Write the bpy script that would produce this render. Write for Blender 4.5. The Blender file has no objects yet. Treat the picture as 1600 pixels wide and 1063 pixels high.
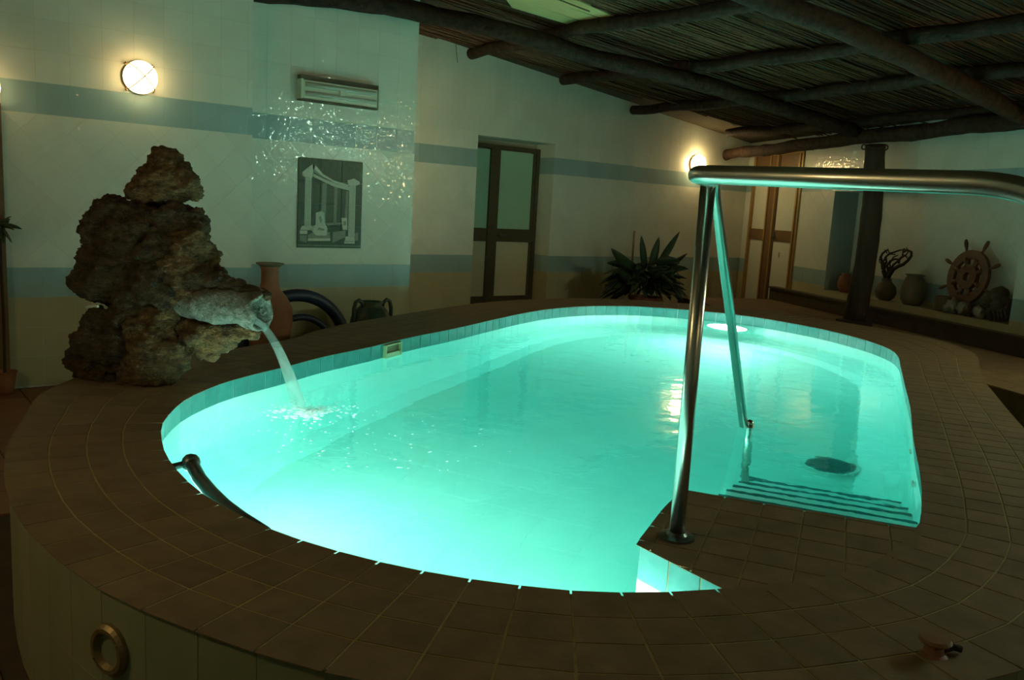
import bpy, bmesh, math, random
from mathutils import Vector, Matrix, noise
PI = math.pi
S = bpy.context.scene
COL = S.collection
RND = random.Random(7)

# ------------------------------------------------------------------ camera
CAMZ = 1.3786
FPX = 1319.874
yaw, pitch, roll = [math.radians(a) for a in (38.87533, 8.957967, 3.28587)]
_cy, _sy, _cp, _sp = math.cos(yaw), math.sin(yaw), math.cos(pitch), math.sin(pitch)
CF = Vector((_sy*_cp, _cy*_cp, -_sp)); _R0 = Vector((_cy, -_sy, 0)); _U0 = _R0.cross(CF)
CR = _R0*math.cos(roll) + _U0*math.sin(roll); CU = -_R0*math.sin(roll) + _U0*math.cos(roll)
CC = Vector((0, 0, CAMZ))
cd = bpy.data.cameras.new('camera'); cam = bpy.data.objects.new('camera', cd); COL.objects.link(cam)
cd.sensor_width = 36; cd.sensor_fit = 'HORIZONTAL'; cd.lens = FPX/1600*36; cd.clip_start = .05; cd.clip_end = 60
M4 = Matrix((CR, CU, -CF)).transposed().to_4x4(); M4.translation = CC
cam.matrix_world = M4
S.camera = cam

# ------------------------------------------------------------------ world, exposure
w = bpy.data.worlds.new('night'); S.world = w; w.use_nodes = True
w.node_tree.nodes['Background'].inputs[0].default_value = (.02, .03, .04, 1)
w.node_tree.nodes['Background'].inputs[1].default_value = .3
S.view_settings.view_transform = 'Standard'; S.view_settings.look = 'None'
S.view_settings.gamma = 1; S.view_settings.use_curve_mapping = False
S.view_settings.exposure = 0.13

WARM = (1.0, .70, .30)
LAMP_EMIT = 22.0          # wall globes
FILL_EMIT = 75.0          # fluorescent tubes added outside the picture as fill light
POOL_W = 37.0             # each submerged pool lamp (W)
POOL_COL = (1.0, .76, .64)

# ------------------------------------------------------------------ pixel helpers -> world points
def ray(x, y): return CF + CR*((x-800)/FPX) - CU*((y-531.5)/FPX)
def at(x, y, Z): return CC + ray(x, y)*Z                       # Z = distance along view axis
def onz(x, y, z): d = ray(x, y); return CC + d*((z-CAMZ)/d.z)
def ony(x, y, Y): d = ray(x, y); return CC + d*(Y/d.y)
W6X, W6T = 6.9515, .4907
def onw6(x, y, off=0.0):
    d = ray(x, y); return CC + d*((W6X - off/.8978)/(d.x - W6T*d.y))
def ceil_z(x, y): return 2.5 + .115*(W6X + W6T*y - x)*.8978
def onceil(x, y, off):
    d = ray(x, y); k = .115*.8978
    s = (2.5-off+k*W6X-CAMZ)/(d.z-k*(W6T*d.y-d.x)); return CC + d*s

# ------------------------------------------------------------------ materials
def nodes(name):
    m = bpy.data.materials.new(name); m.use_nodes = True
    nt = m.node_tree; return m, nt, nt.nodes['Principled BSDF']
def lk(nt, a, b): nt.links.new(a, b)
def mat(name, c1, c2=None, scale=8, rough=.6, bump=0, bscale=60, metal=0, coat=0, rand=0, stretch=None, detail=6, spec=.5, bdist=.01):
    m, nt, b = nodes(name); N = nt.nodes
    b.inputs['Roughness'].default_value = rough; b.inputs['Metallic'].default_value = metal
    b.inputs['Coat Weight'].default_value = coat; b.inputs['Coat Roughness'].default_value = .025
    b.inputs['Specular IOR Level'].default_value = spec
    tc = N.new('ShaderNodeTexCoord'); mp = N.new('ShaderNodeMapping'); lk(nt, tc.outputs['Object'], mp.inputs[0])
    if stretch: mp.inputs['Scale'].default_value = stretch
    c2 = c2 or c1
    nz = N.new('ShaderNodeTexNoise'); nz.inputs['Scale'].default_value = scale; nz.inputs['Detail'].default_value = detail
    lk(nt, mp.outputs[0], nz.inputs[0])
    cr = N.new('ShaderNodeValToRGB'); cr.color_ramp.elements[0].position = .3; cr.color_ramp.elements[1].position = .7
    cr.color_ramp.elements[0].color = (*c1, 1); cr.color_ramp.elements[1].color = (*c2, 1)
    lk(nt, nz.outputs[0], cr.inputs[0]); out = cr.outputs[0]
    if rand:
        oi = N.new('ShaderNodeObjectInfo'); hs = N.new('ShaderNodeHueSaturation'); mr = N.new('ShaderNodeMapRange')
        mr.inputs[3].default_value = 1-rand; mr.inputs[4].default_value = 1+rand
        lk(nt, oi.outputs['Random'], mr.inputs[0]); lk(nt, mr.outputs[0], hs.inputs['Value']); lk(nt, out, hs.inputs['Color']); out = hs.outputs[0]
    lk(nt, out, b.inputs['Base Color'])
    if bump:
        n2 = N.new('ShaderNodeTexNoise'); n2.inputs['Scale'].default_value = bscale; n2.inputs['Detail'].default_value = 0 if coat else 4
        lk(nt, mp.outputs[0], n2.inputs[0])
        bp = N.new('ShaderNodeBump'); bp.inputs['Strength'].default_value = bump; bp.inputs['Distance'].default_value = bdist
        lk(nt, n2.outputs[0], bp.inputs['Height'])
        if coat:                                     # uneven glaze: the clear coat carries the ripples
            lk(nt, bp.outputs[0], b.inputs['Coat Normal'])
        else: lk(nt, bp.outputs[0], b.inputs['Normal'])
    return m
M = {}
M['tile_white'] = mat('glazed white wall tile', (.74, .76, .67), (.81, .82, .73), 3, .35, .9, 33, rand=.03, spec=.3, bdist=.0036, coat=.9)
M['tile_band'] = mat('glazed blue grey band tile', (.32, .47, .48), (.38, .52, .53), 3, .35, .9, 33, rand=.05, spec=.3, bdist=.0036, coat=.9)
M['tile_beige'] = mat('beige dado tile', (.46, .43, .26), (.52, .49, .31), 3, .35, .4, 75, rand=.04, bdist=.002)
M['grout'] = mat('grey grout', (.60, .62, .53), (.66, .68, .58), 30, .9)
M['plaster'] = mat('painted plaster', (.40, .40, .32), (.46, .45, .36), 4, .8, .2, 30)
M['plaster_teal'] = mat('grey teal plaster', (.26, .34, .31), (.30, .38, .35), 4, .6, .2, 30)
M['deck_tile'] = mat('brown clay deck tile', (.175, .118, .062), (.23, .155, .085), 14, .75, .35, 90, rand=.10, bdist=.003, spec=.25)
M['deck_grout'] = mat('yellowish deck grout', (.36, .29, .11), (.44, .36, .15), 40, .9)
M['floor_base'] = mat('dark screed', (.05, .035, .018), (.08, .055, .03), 10, .9)
M['floor_tile'] = mat('red brown floor tile', (.20, .085, .035), (.28, .12, .05), 6, .5, .3, 60, rand=.1, bdist=.003)
M['outer_tile'] = mat('olive cream outer pool tile', (.22, .24, .14), (.27, .28, .17), 5, .4, .3, 50, rand=.05, bdist=.002)
M['water_tile'] = mat('turquoise waterline tile', (.06, .29, .28), (.09, .34, .33), 20, .25, .1, 60, rand=.07, bdist=.002)
M['pool_pale'] = mat('pale aqua pool tile', (.62, .86, .80), (.70, .90, .84), 6, .5, .1, 40)
M['pool_floor'] = mat('aqua pool floor tile', (.52, .76, .68), (.57, .80, .72), 5, .5, .1, 40)
M['pool_joint'] = mat('pool joint', (.51, .75, .67), (.56, .79, .71), 30, .8)
M['nosing'] = mat('dark teal step nosing', (.015, .14, .14), (.02, .17, .17), 20, .4)
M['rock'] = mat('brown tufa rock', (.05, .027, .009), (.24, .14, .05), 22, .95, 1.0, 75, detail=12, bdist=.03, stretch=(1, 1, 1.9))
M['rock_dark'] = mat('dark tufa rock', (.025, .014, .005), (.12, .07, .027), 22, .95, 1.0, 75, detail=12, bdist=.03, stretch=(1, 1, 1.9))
M['stone_pale'] = mat('pale grey clay spout', (.10, .11, .09), (.24, .25, .21), 24, .85, 1.0, 70, detail=10, bdist=.02)
M['steel'] = mat('brushed stainless steel', (.62, .59, .54), (.70, .67, .61), 5, .27, metal=1)
M['steel_dark'] = mat('dark rubbed steel', (.10, .12, .12), (.16, .18, .17), 20, .35, metal=.8)
M['wood_dark'] = mat('dark rough wood', (.018, .011, .006), (.055, .034, .018), 7, .8, .8, 30, stretch=(1, 1, .25), bdist=.01)
M['wood_beam'] = mat('bark stripped roof pole', (.012, .006, .003), (.055, .028, .014), 16, .85, .9, 30, bdist=.012, spec=.3)
M['wood_light'] = mat('orange pine pole', (.20, .11, .05), (.32, .18, .08), 9, .6, .5, 25, bdist=.006)  # orange brown wood of the cane stake
M['reed'] = mat('dry reeds', (.085, .034, .012), (.22, .095, .035), 14, .75, stretch=(2, 6, 6))
M['reed_b'] = mat('old brown reeds', (.05, .020, .008), (.12, .05, .02), 14, .75, stretch=(2, 6, 6))
M['reed_back'] = mat('dark roof underlay', (.035, .03, .016), (.06, .05, .025), 10, .95)
M['roof_panel'] = mat('pale fibre roof sheet', (.60, .45, .20), (.70, .53, .25), 6, .8, stretch=(1, 8, 1))
M['door_metal'] = mat('brown anodised door frame', (.085, .070, .040), (.11, .09, .05), 20, .35, metal=.3)
M['door_gold'] = mat('golden varnished frame', (.34, .20, .06), (.44, .27, .09), 12, .35, metal=.25, coat=.4)
M['door_pane'] = mat('frosted green pane', (.34, .56, .42), (.38, .60, .45), 2, .35, .1, 80)
M['door_panel'] = mat('pale door panel', (.60, .55, .38), (.66, .60, .42), 3, .4)
M['door_brown'] = mat('brown door rail', (.15, .085, .035), (.20, .11, .045), 8, .45)
M['terracotta'] = mat('terracotta', (.22, .085, .035), (.32, .13, .055), 9, .7, .4, 40, bdist=.004)
M['terracotta_grey'] = mat('greyish clay', (.14, .11, .07), (.20, .155, .10), 9, .75, .4, 40, bdist=.004)
M['green_glaze'] = mat('dark green glazed clay', (.02, .05, .035), (.05, .08, .05), 9, .4, .2, 40)
M['hose'] = mat('navy rubber hose', (.008, .014, .035), (.014, .022, .05), 9, .5)
M['leaf'] = mat('dark green leaf', (.018, .045, .022), (.045, .085, .04), 5, .5, rand=.3)
M['leaf_dry'] = mat('yellowing leaf', (.10, .11, .03), (.16, .15, .05), 5, .5, rand=.2)
M['plastic'] = mat('aged white plastic', (.62, .63, .50), (.68, .69, .56), 4, .35)
M['rim_dark'] = mat('dark rim and top shade', (.08, .06, .04), (.12, .09, .05), 8, .6)  # dark rim tone; on top it stands for shade over the housing
M['tube_glass'] = mat('unlit fluorescent tube', (.58, .60, .52), None, 4, .2)
M['mural_dark'] = mat('dark green painted tile', (.016, .055, .030), (.026, .075, .042), 30, .35, .2, 75)
M['mural_light'] = mat('pale painted glaze', (.50, .54, .44), (.60, .63, .53), 60, .4)
M['mural_mid'] = mat('grey painted glaze', (.17, .21, .16), (.25, .29, .23), 60, .4)
M['wheel'] = mat('reddish varnished wood', (.10, .042, .020), (.17, .07, .03), 9, .5, .3, 30, bdist=.003)
M['stone_white'] = mat('whitish stone', (.20, .19, .15), (.28, .27, .22), 9, .8, .6, 30)
M['coral'] = mat('grey brown driftwood', (.06, .05, .035), (.12, .10, .07), 9, .85, .8, 30)
M['slate'] = mat('dark stone ledge', (.045, .032, .018), (.075, .055, .032), 5, .5, .3, 20)
M['beige_frame'] = mat('cream plastic skimmer', (.62, .52, .28), (.66, .57, .32), 5, .5)
M['skimmer_flap'] = mat('dark brown flap', (.16, .12, .05), (.20, .15, .07), 5, .6)  # darker than the cream frame around it
M['drain'] = mat('grey drain grating', (.05, .14, .13), (.07, .17, .16), 9, .5)
M['iron'] = mat('brass coloured lamp guard', (.30, .22, .11), None, 9, .45, metal=.6)
def emis(name, col, s):
    m, nt, b = nodes(name); b.inputs['Base Color'].default_value = (.8, .8, .8, 1)
    b.inputs['Emission Color'].default_value = (*col, 1); b.inputs['Emission Strength'].default_value = s
    return m
M['globe'] = emis('lit opal glass', WARM, LAMP_EMIT)
M['pool_lens'] = emis('lit pool lamp lens', (.80, 1.0, .86), 70)
def water_mat():
    m = bpy.data.materials.new('pool water'); m.use_nodes = True; nt = m.node_tree; N = nt.nodes
    N.remove(N['Principled BSDF']); out = N['Material Output']
    g = N.new('ShaderNodeBsdfGlass'); g.inputs['IOR'].default_value = 1.33; g.inputs['Roughness'].default_value = .05
    g.inputs['Color'].default_value = (1, 1, 1, 1)
    tc = N.new('ShaderNodeTexCoord'); nz = N.new('ShaderNodeTexNoise'); nz.inputs['Scale'].default_value = 5; nz.inputs['Detail'].default_value = 3
    lk(nt, tc.outputs['Object'], nz.inputs[0]); b = N.new('ShaderNodeBump'); b.inputs['Strength'].default_value = .17; b.inputs['Distance'].default_value = .02
    lk(nt, nz.outputs[0], b.inputs['Height']); lk(nt, b.outputs[0], g.inputs['Normal'])
    lk(nt, g.outputs[0], out.inputs['Surface'])
    a = N.new('ShaderNodeVolumeAbsorption'); a.inputs['Color'].default_value = (.0, .88, .87, 1); a.inputs['Density'].default_value = .45
    lk(nt, a.outputs[0], out.inputs['Volume'])
    return m
M['water'] = water_mat()
def foam_mat(name, op, noise_scale):
    m = bpy.data.materials.new(name); m.use_nodes = True; nt = m.node_tree; N = nt.nodes
    p = N['Principled BSDF']; p.inputs['Base Color'].default_value = (.85, .95, .92, 1); p.inputs['Roughness'].default_value = .5
    t = N.new('ShaderNodeBsdfTransparent'); tr = N.new('ShaderNodeBsdfTranslucent'); tr.inputs[0].default_value = (.9, 1, .97, 1)
    mx0 = N.new('ShaderNodeMixShader'); mx0.inputs[0].default_value = .6; lk(nt, p.outputs[0], mx0.inputs[1]); lk(nt, tr.outputs[0], mx0.inputs[2])
    mx = N.new('ShaderNodeMixShader'); nz = N.new('ShaderNodeTexNoise'); nz.inputs['Scale'].default_value = noise_scale
    mr = N.new('ShaderNodeMapRange'); mr.inputs[1].default_value = .2; mr.inputs[2].default_value = .6; mr.inputs[3].default_value = 0; mr.inputs[4].default_value = op
    tc = N.new('ShaderNodeTexCoord'); lk(nt, tc.outputs['Object'], nz.inputs[0]); lk(nt, nz.outputs[0], mr.inputs[0]); lk(nt, mr.outputs[0], mx.inputs[0])
    lk(nt, t.outputs[0], mx.inputs[1]); lk(nt, mx0.outputs[0], mx.inputs[2]); lk(nt, mx.outputs[0], N['Material Output'].inputs['Surface'])
    return m
M['stream'] = foam_mat('falling water', .40, 4)
M['foam'] = mat('white foam', (.93, .95, .94), None, 4, .9)
_nt = M['foam'].node_tree; _t = _nt.nodes.new('ShaderNodeBsdfTranslucent'); _t.inputs[0].default_value = (.96, .98, .97, 1)
_m = _nt.nodes.new('ShaderNodeMixShader'); _m.inputs[0].default_value = .6
_nt.links.new(_nt.nodes['Principled BSDF'].outputs[0], _m.inputs[1]); _nt.links.new(_t.outputs[0], _m.inputs[2]); _nt.links.new(_m.outputs[0], _nt.nodes['Material Output'].inputs['Surface'])

# ------------------------------------------------------------------ object helpers
def link(name, me, m, parent=None):
    o = bpy.data.objects.new(name, me); COL.objects.link(o)
    if m is not None and len(me.materials) == 0: me.materials.append(M[m] if isinstance(m, str) else m)
    if parent: o.parent = parent
    return o
def empty(name, loc, label=None, cat=None, group=None, rz=0):
    o = bpy.data.objects.new(name, None); COL.objects.link(o); o.location = loc; o.rotation_euler[2] = rz
    if label: tag(o, label, cat, group)
    return o
def tag(o, label=None, cat=None, group=None, kind=None):
    if label: o['label'] = label
    if cat: o['category'] = cat
    if group: o['group'] = group
    if kind: o['kind'] = kind
    return o
class MB:
    def __init__(s): s.v = []; s.f = []; s.smooth = False
    def add(s, vs, fs):
        n = len(s.v); s.v += [tuple(p) for p in vs]; s.f += [tuple(i+n for i in f) for f in fs]; return s
    def box(s, a, b):
        x0, y0, z0 = a; x1, y1, z1 = b
        return s.add([(x0,y0,z0),(x1,y0,z0),(x1,y1,z0),(x0,y1,z0),(x0,y0,z1),(x1,y0,z1),(x1,y1,z1),(x0,y1,z1)],
                     [(0,3,2,1),(4,5,6,7),(0,1,5,4),(1,2,6,5),(2,3,7,6),(3,0,4,7)])
    def prism(s, poly, z0, z1):
        n = len(poly); vs = [(p[0], p[1], z0) for p in poly] + [(p[0], p[1], z1) for p in poly]
        fs = [tuple(range(n-1, -1, -1)), tuple(range(n, 2*n))] + [(i, (i+1) % n, n+(i+1) % n, n+i) for i in range(n)]
        return s.add(vs, fs)
    def tube(s, pts, r, n=10, cap=True, flat=1.0):
        pts = [Vector(p) for p in pts]; rs = r if isinstance(r, (list, tuple)) else [r]*len(pts)
        ring = []; prev = None; base = len(s.v); vs = []; fs = []
        for i, p in enumerate(pts):
            t = (pts[min(i+1, len(pts)-1)] - pts[max(i-1, 0)]).normalized()
            if prev is None:
                a = Vector((0, 0, 1)) if abs(t.z) < .9 else Vector((1, 0, 0)); u = t.cross(a).normalized()
            else: u = (prev - t*prev.dot(t)).normalized()
            prev = u; v = t.cross(u)
            for k in range(n):
                an = 2*PI*k/n; vs.append(p + (u*math.cos(an) + v*math.sin(an)*flat)*rs[i])
        for i in range(len(pts)-1):
            for k in range(n):
                a = i*n+k; b = i*n+(k+1) % n; fs.append((a, b, b+n, a+n))
        if cap: fs.append(tuple(range(n-1, -1, -1))); fs.append(tuple(range((len(pts)-1)*n, len(pts)*n)))
        return s.add(vs, fs)
    def lathe(s, prof, n=24, c=(0, 0, 0), axis=None):
        vs = []; fs = []
        for (r, z) in prof:
            for k in range(n):
                a = 2*PI*k/n; vs.append(Vector((r*math.cos(a), r*math.sin(a), z)))
        if axis is not None:
            q = Vector((0, 0, 1)).rotation_difference(Vector(axis)); vs = [q @ p for p in vs]
        vs = [p + Vector(c) for p in vs]
        for i in range(len(prof)-1):
            for k in range(n): fs.append((i*n+k, i*n+(k+1) % n, (i+1)*n+(k+1) % n, (i+1)*n+k))
        if prof[0][0] > 1e-4: fs.append(tuple(range(n-1, -1, -1)))
        if prof[-1][0] > 1e-4: fs.append(tuple(range((len(prof)-1)*n, len(prof)*n)))
        return s.add(vs, fs)
    def ball(s, c, r, sub=2, sq=(1, 1, 1), jit=0, rnd=RND, ns=0, na=0):
        bm = bmesh.new(); bmesh.ops.create_icosphere(bm, subdivisions=sub, radius=1)
        vs = []
        for v in bm.verts:
            p = v.co.copy(); k = 1 + (noise.noise(p*1.7 + Vector(c)*9)*jit if jit else 0)
            vs.append(Vector(c) + Vector((p.x*sq[0], p.y*sq[1], p.z*sq[2]))*r*k)
        fs = [tuple(x.index for x in f.verts) for f in bm.faces]; bm.free()
        return s.add(vs, fs)
    def mesh(s, name='m', smooth=False, merge=False):
        me = bpy.data.meshes.new(name); me.from_pydata(s.v, [], s.f); me.validate()
        if merge or smooth:
            bm = bmesh.new(); bm.from_mesh(me)
            if merge: bmesh.ops.remove_doubles(bm, verts=bm.verts, dist=1e-5)
            bmesh.ops.recalc_face_normals(bm, faces=bm.faces); bm.to_mesh(me); bm.free()
        if smooth:
            for p in me.polygons: p.use_smooth = True
        me.update(); return me
    def build(s, name, m, parent=None, smooth=False, local=None):
        me = s.mesh(name, smooth)
        if parent is not None:                       # vertices were written in world space: move into the parent's frame
            me.transform(world_of(parent).inverted())
        return link(name, me, m, parent)
def world_of(o):
    mt = Matrix.Translation(o.location) @ o.rotation_euler.to_matrix().to_4x4()
    return (world_of(o.parent) @ mt) if o.parent else mt
def origin_fix(o):                                   # put a top-level mesh's origin at its base centre
    me = o.data; xs = [v.co for v in me.vertices]
    c = Vector(((min(p.x for p in xs)+max(p.x for p in xs))/2, (min(p.y for p in xs)+max(p.y for p in xs))/2, min(p.z for p in xs)))
    me.transform(Matrix.Translation(-c)); o.location = c; return o

# ------------------------------------------------------------------ wall tiling
def clip(poly, lo, hi):                              # clip 2D polygon to a rectangle
    def cut(P, f):
        out = []
        for i in range(len(P)):
            a, b = P[i-1], P[i]; fa, fb = f(a), f(b)
            if (fa >= 0) != (fb >= 0):
                t = fa/(fa-fb); out.append((a[0]+(b[0]-a[0])*t, a[1]+(b[1]-a[1])*t))
            if fb >= 0: out.append(b)
        return out
    for f in (lambda p: p[0]-lo[0], lambda p: hi[0]-p[0], lambda p: p[1]-lo[1], lambda p: hi[1]-p[1]):
        poly = cut(poly, f)
        if len(poly) < 3: return []
    return poly
def clip_convex(poly, conv):
    for i in range(len(conv)):
        a, b = conv[i-1], conv[i]
        f = lambda p: (b[0]-a[0])*(p[1]-a[1])-(b[1]-a[1])*(p[0]-a[0])
        out = []
        for j in range(len(poly)):
            p, q = poly[j-1], poly[j]; fp, fq = f(p), f(q)
            if (fp >= 0) != (fq >= 0):
                t = fp/(fp-fq); out.append((p[0]+(q[0]-p[0])*t, p[1]+(q[1]-p[1])*t))
            if fq >= 0: out.append(q)
        poly = out
        if len(poly) < 3: return []
    return poly
def area(p): return .5*sum(p[i-1][0]*p[i][1]-p[i][0]*p[i-1][1] for i in range(len(p)))
def dedupe(p):
    o = []
    for q in p:
        if not o or (abs(q[0]-o[-1][0])+abs(q[1]-o[-1][1])) > 1e-4: o.append(q)
    if len(o) > 1 and abs(o[0][0]-o[-1][0])+abs(o[0][1]-o[-1][1]) < 1e-4: o.pop()
    return o
def inset(p, d):
    cx = sum(q[0] for q in p)/len(p); cy = sum(q[1] for q in p)/len(p); o = []
    for q in p:
        L = math.hypot(q[0]-cx, q[1]-cy); k = max(0, 1-d*1.41/max(L, 1e-5)); o.append((cx+(q[0]-cx)*k, cy+(q[1]-cy)*k))
    return o
def tile_mb(mb, poly, P, gap=.0009, th=.0012, ch=.0006):
    """poly in wall plane (u,v); P(u,v,d) -> world, d = outward from the wall"""
    a = inset(poly, gap); b = inset(poly, gap+ch); n = len(a)
    mb.add([P(u, v, 0) for u, v in a] + [P(u, v, th-ch*.6) for u, v in a] + [P(u, v, th) for u, v in b],
           [(i, (i+1) % n, n+(i+1) % n, n+i) for i in range(n)] + [(n+i, n+(i+1) % n, 2*n+(i+1) % n, 2*n+i) for i in range(n)] + [tuple(range(2*n, 3*n))])
def tile_wall(parent, O, U, Nn, u0, u1, top, holes=(), phase=0.0, limit=290, dado='tile_beige', zmin=0.0):
    """tiles on a vertical wall: square rows, blue band .6-.8, diagonal field .8-1.8, blue band 1.8-2.0, square rows above"""
    U = Vector(U).normalized(); Nn = Vector(Nn).normalized(); O = Vector(O)
    P = lambda u, v, d: O + U*u + Vector((0, 0, v)) + Nn*d
    flip = U.cross(Vector((0, 0, 1))).dot(Nn) < 0
    jobs = []
    def put(poly, m):
        polys = [clip(poly, (u0, zmin), (u1, 9))]
        for (ha, hb, hc, hd) in holes:               # subtract rectangles by splitting
            nxt = []
            for q in polys:
                if not q: continue
                inn = clip(q, (ha, hc), (hb, hd))
                if not inn or abs(area(inn)) < 1e-5: nxt.append(q); continue
                nxt += [clip(q, (-99, -99), (ha, 99)), clip(q, (hb, -99), (99, 99)), clip(q, (ha, -99), (hb, hc)), clip(q, (ha, hd), (hb, 99))]
            polys = nxt
        for q in polys:
            if not q: continue
            q = dedupe(q)
            if len(q) < 3 or abs(area(q)) < 2.5e-4: continue
            if (area(q) < 0) != flip: q = q[::-1]
            jobs.append((abs(area(q)), q, m))
    k0 = int((u0-phase)/.2)-1; k1 = int((u1-phase)/.2)+2
    for k in range(k0, k1):
        a = phase+k*.2
        for r in range(3): put([(a, r*.2), (a+.2, r*.2), (a+.2, r*.2+.2), (a, r*.2+.2)], dado)
        put([(a, .6), (a+.2, .6), (a+.2, .8), (a, .8)], 'tile_band'); put([(a, 1.8), (a+.2, 1.8), (a+.2, 2.0), (a, 2.0)], 'tile_band')
        for r in range(10, 17):
            tz = max(top(a), top(a+.2))
            if r*.2 < tz: put([(a, r*.2), (a+.2, r*.2), (a+.2, min(r*.2+.2, tz+.02)), (a, min(r*.2+.2, tz+.02))], 'tile_white')
    h = .1414
    for i in range(int((u0-phase)/h)-2, int((u1-phase)/h)+3):
        for j in range(4, 15):
            if (i+j) % 2: continue
            cx, cz = phase+i*h, j*h
            q = clip([(cx-h, cz), (cx, cz-h), (cx+h, cz), (cx, cz+h)], (-99, .8), (99, 1.8))
            if q: put(q, 'tile_white')
    jobs.sort(key=lambda t: -t[0] + (100 if (P(*t[1][0], 0)-CC).dot(CR)/max(.1, (P(*t[1][0], 0)-CC).dot(CF)) > .63 else 0))
    rest = {}
    for idx, (ar, q, m) in enumerate(jobs):
        if idx < limit:
            mb = MB(); tile_mb(mb, q, P); mb.build('wall_tile', m, parent)
        else:
            tile_mb(rest.setdefault(m, MB()), q, P)
    for m, mb in rest.items():
        tag(mb.build('tile_offcuts', m, parent), kind='stuff')

def structure(name, mb, m):
    o = link(name, mb.mesh(name), m); o['kind'] = 'structure'; return o
WALLD = {'wall_left': 6.359, 'w2': 6.679, 'w3': 7.97}
topf = lambda Y: (lambda x: ceil_z(x, Y)+.03)
# left wall
D1, D2, D3, D5 = 6.359, 6.679, 7.97, 8.05
wl = structure('wall_left', MB().box((-1.3, D1, -.02), (2.5, D1+.3, 3.6)), 'grout')
tile_wall(wl, (0, D1, 0), (1, 0, 0), (0, -1, 0), .86, 2.5, topf(D1), phase=1.061-.8)
wc = structure('wall_left_centre', MB().box((2.5, D2, -.02), (4.13, D2+.3, 3.6)).box((3.9, D2+.3, -.02), (4.13, 8.6, 3.6)), 'grout')
tile_wall(wc, (0, D2, 0), (1, 0, 0), (0, -1, 0), 2.5, 4.13, topf(D2), phase=2.738-.4)
# centre-back wall with the door recess
DN0, DN1, DNZ = 5.765, 6.93, 2.16
wb = structure('wall_back', MB().box((4.13, D3, -.02), (DN0, D3+.6, 3.6)).box((DN0, D3, DNZ), (DN1, D3+.6, 3.6)), 'grout')
tile_wall(wb, (0, D3, 0), (1, 0, 0), (0, -1, 0), 4.13, DN1, topf(D3), holes=[(DN0, DN1, -1, DNZ)], phase=4.18)
wb2 = structure('wall_back_centre', MB().box((DN1, D3, -.02), (8.35, D3+.6, 3.4)), 'grout')
tile_wall(wb2, (0, D3, 0), (1, 0, 0), (0, -1, 0), DN1, 8.35, topf(D3), phase=DN1-.03)
tile_wall(wb2, (DN1, D3, 0), (0, 1, 0), (-1, 0, 0), 0.0, .33, lambda u: 2.15, phase=.13, limit=40, holes=[(-1, 2, DNZ, 9)])
wb3 = structure('wall_back_right', MB().box((8.35, D5, -.02), (11.3, D5+.5, 3.2)), 'grout')
tile_wall(wb3, (0, D5, 0), (1, 0, 0), (0, -1, 0), 8.35, 10.92, topf(D5), phase=8.3)
# right wall (skewed): u = distance along it from the far corner towards the camera side
U6 = Vector((-W6T, -1, 0)).normalized(); N6 = Vector((-.8978, .4405, 0)); CY = 8.05
O6 = Vector((W6X + W6T*CY, CY, 0))
def P6(u, v, d): return O6 + U6*u + Vector((0, 0, v)) + N6*d
def u6(Y): return (CY-Y)*math.sqrt(1+W6T*W6T)
def u6px(x, y, off=0): return u6(onw6(x, y, off).y)
NU0, NU1, NZ0, NZ1 = u6(5.95), u6(3.215), .545, 1.80      # display niche
DU0, DU1 = u6(7.87), u6(6.65)                               # double door
ND = .34
def wbox(mb, u0, u1, z0, z1, d0, d1):
    a = [P6(u0, z0, d0), P6(u1, z0, d0), P6(u1, z0, d1), P6(u0, z0, d1)]
    b = [p + Vector((0, 0, z1-z0)) for p in a]
    return mb.add(a+b, [(0,3,2,1),(4,5,6,7),(0,1,5,4),(1,2,6,5),(2,3,7,6),(3,0,4,7)])
UE = u6(-2.6)
mb = MB(); T = 3.4
for a in ((0, NU0, -.02, T), (NU1, UE, -.02, T), (NU0, NU1, -.02, NZ0), (NU0, NU1, NZ1, T)): wbox(mb, a[0], a[1], a[2], a[3], -.5 if a[2] > 0 or a[1] != UE else -.5, 0)
wbox(mb, NU0, NU1, NZ0, NZ1, -.5, -ND)
wr = structure('wall_right', mb, 'grout')
top6 = lambda u: ceil_z(*(P6(u, 0, 0).xy)) + .03
tile_wall(wr, O6, U6, N6, 0, u6(.6), top6, holes=[(NU0, NU1, NZ0, NZ1), (DU0, DU1, -1, 2.36)], phase=.02)
tile_wall(wr, O6 - N6*ND, U6, N6, NU0, NU1, lambda u: 1.8, holes=[(-9, 99, 1.8, 9), (-9, 99, -1, NZ0)], phase=.1, limit=0)
# niche cheek and sill
mb = MB(); wbox(mb, NU0-.002, NU0+.006, NZ0, NZ1, -ND, 0); (mb.build('niche_cheek', 'plaster_teal', wr))
mb = MB(); wbox(mb, NU0, NU1, NZ0-.004, NZ0+.008, -ND, .004); mb.build('niche_sill', 'tile_beige', wr)
# unseen walls closing the room
wn = structure('wall_near', MB().box((-1.3, -2.9, -.02), (5.9, -2.6, 3.7)), 'plaster')
ws = structure('wall_near_left', MB().box((-1.6, -2.9, -.02), (-1.3, 6.7, 3.7)), 'plaster')
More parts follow.
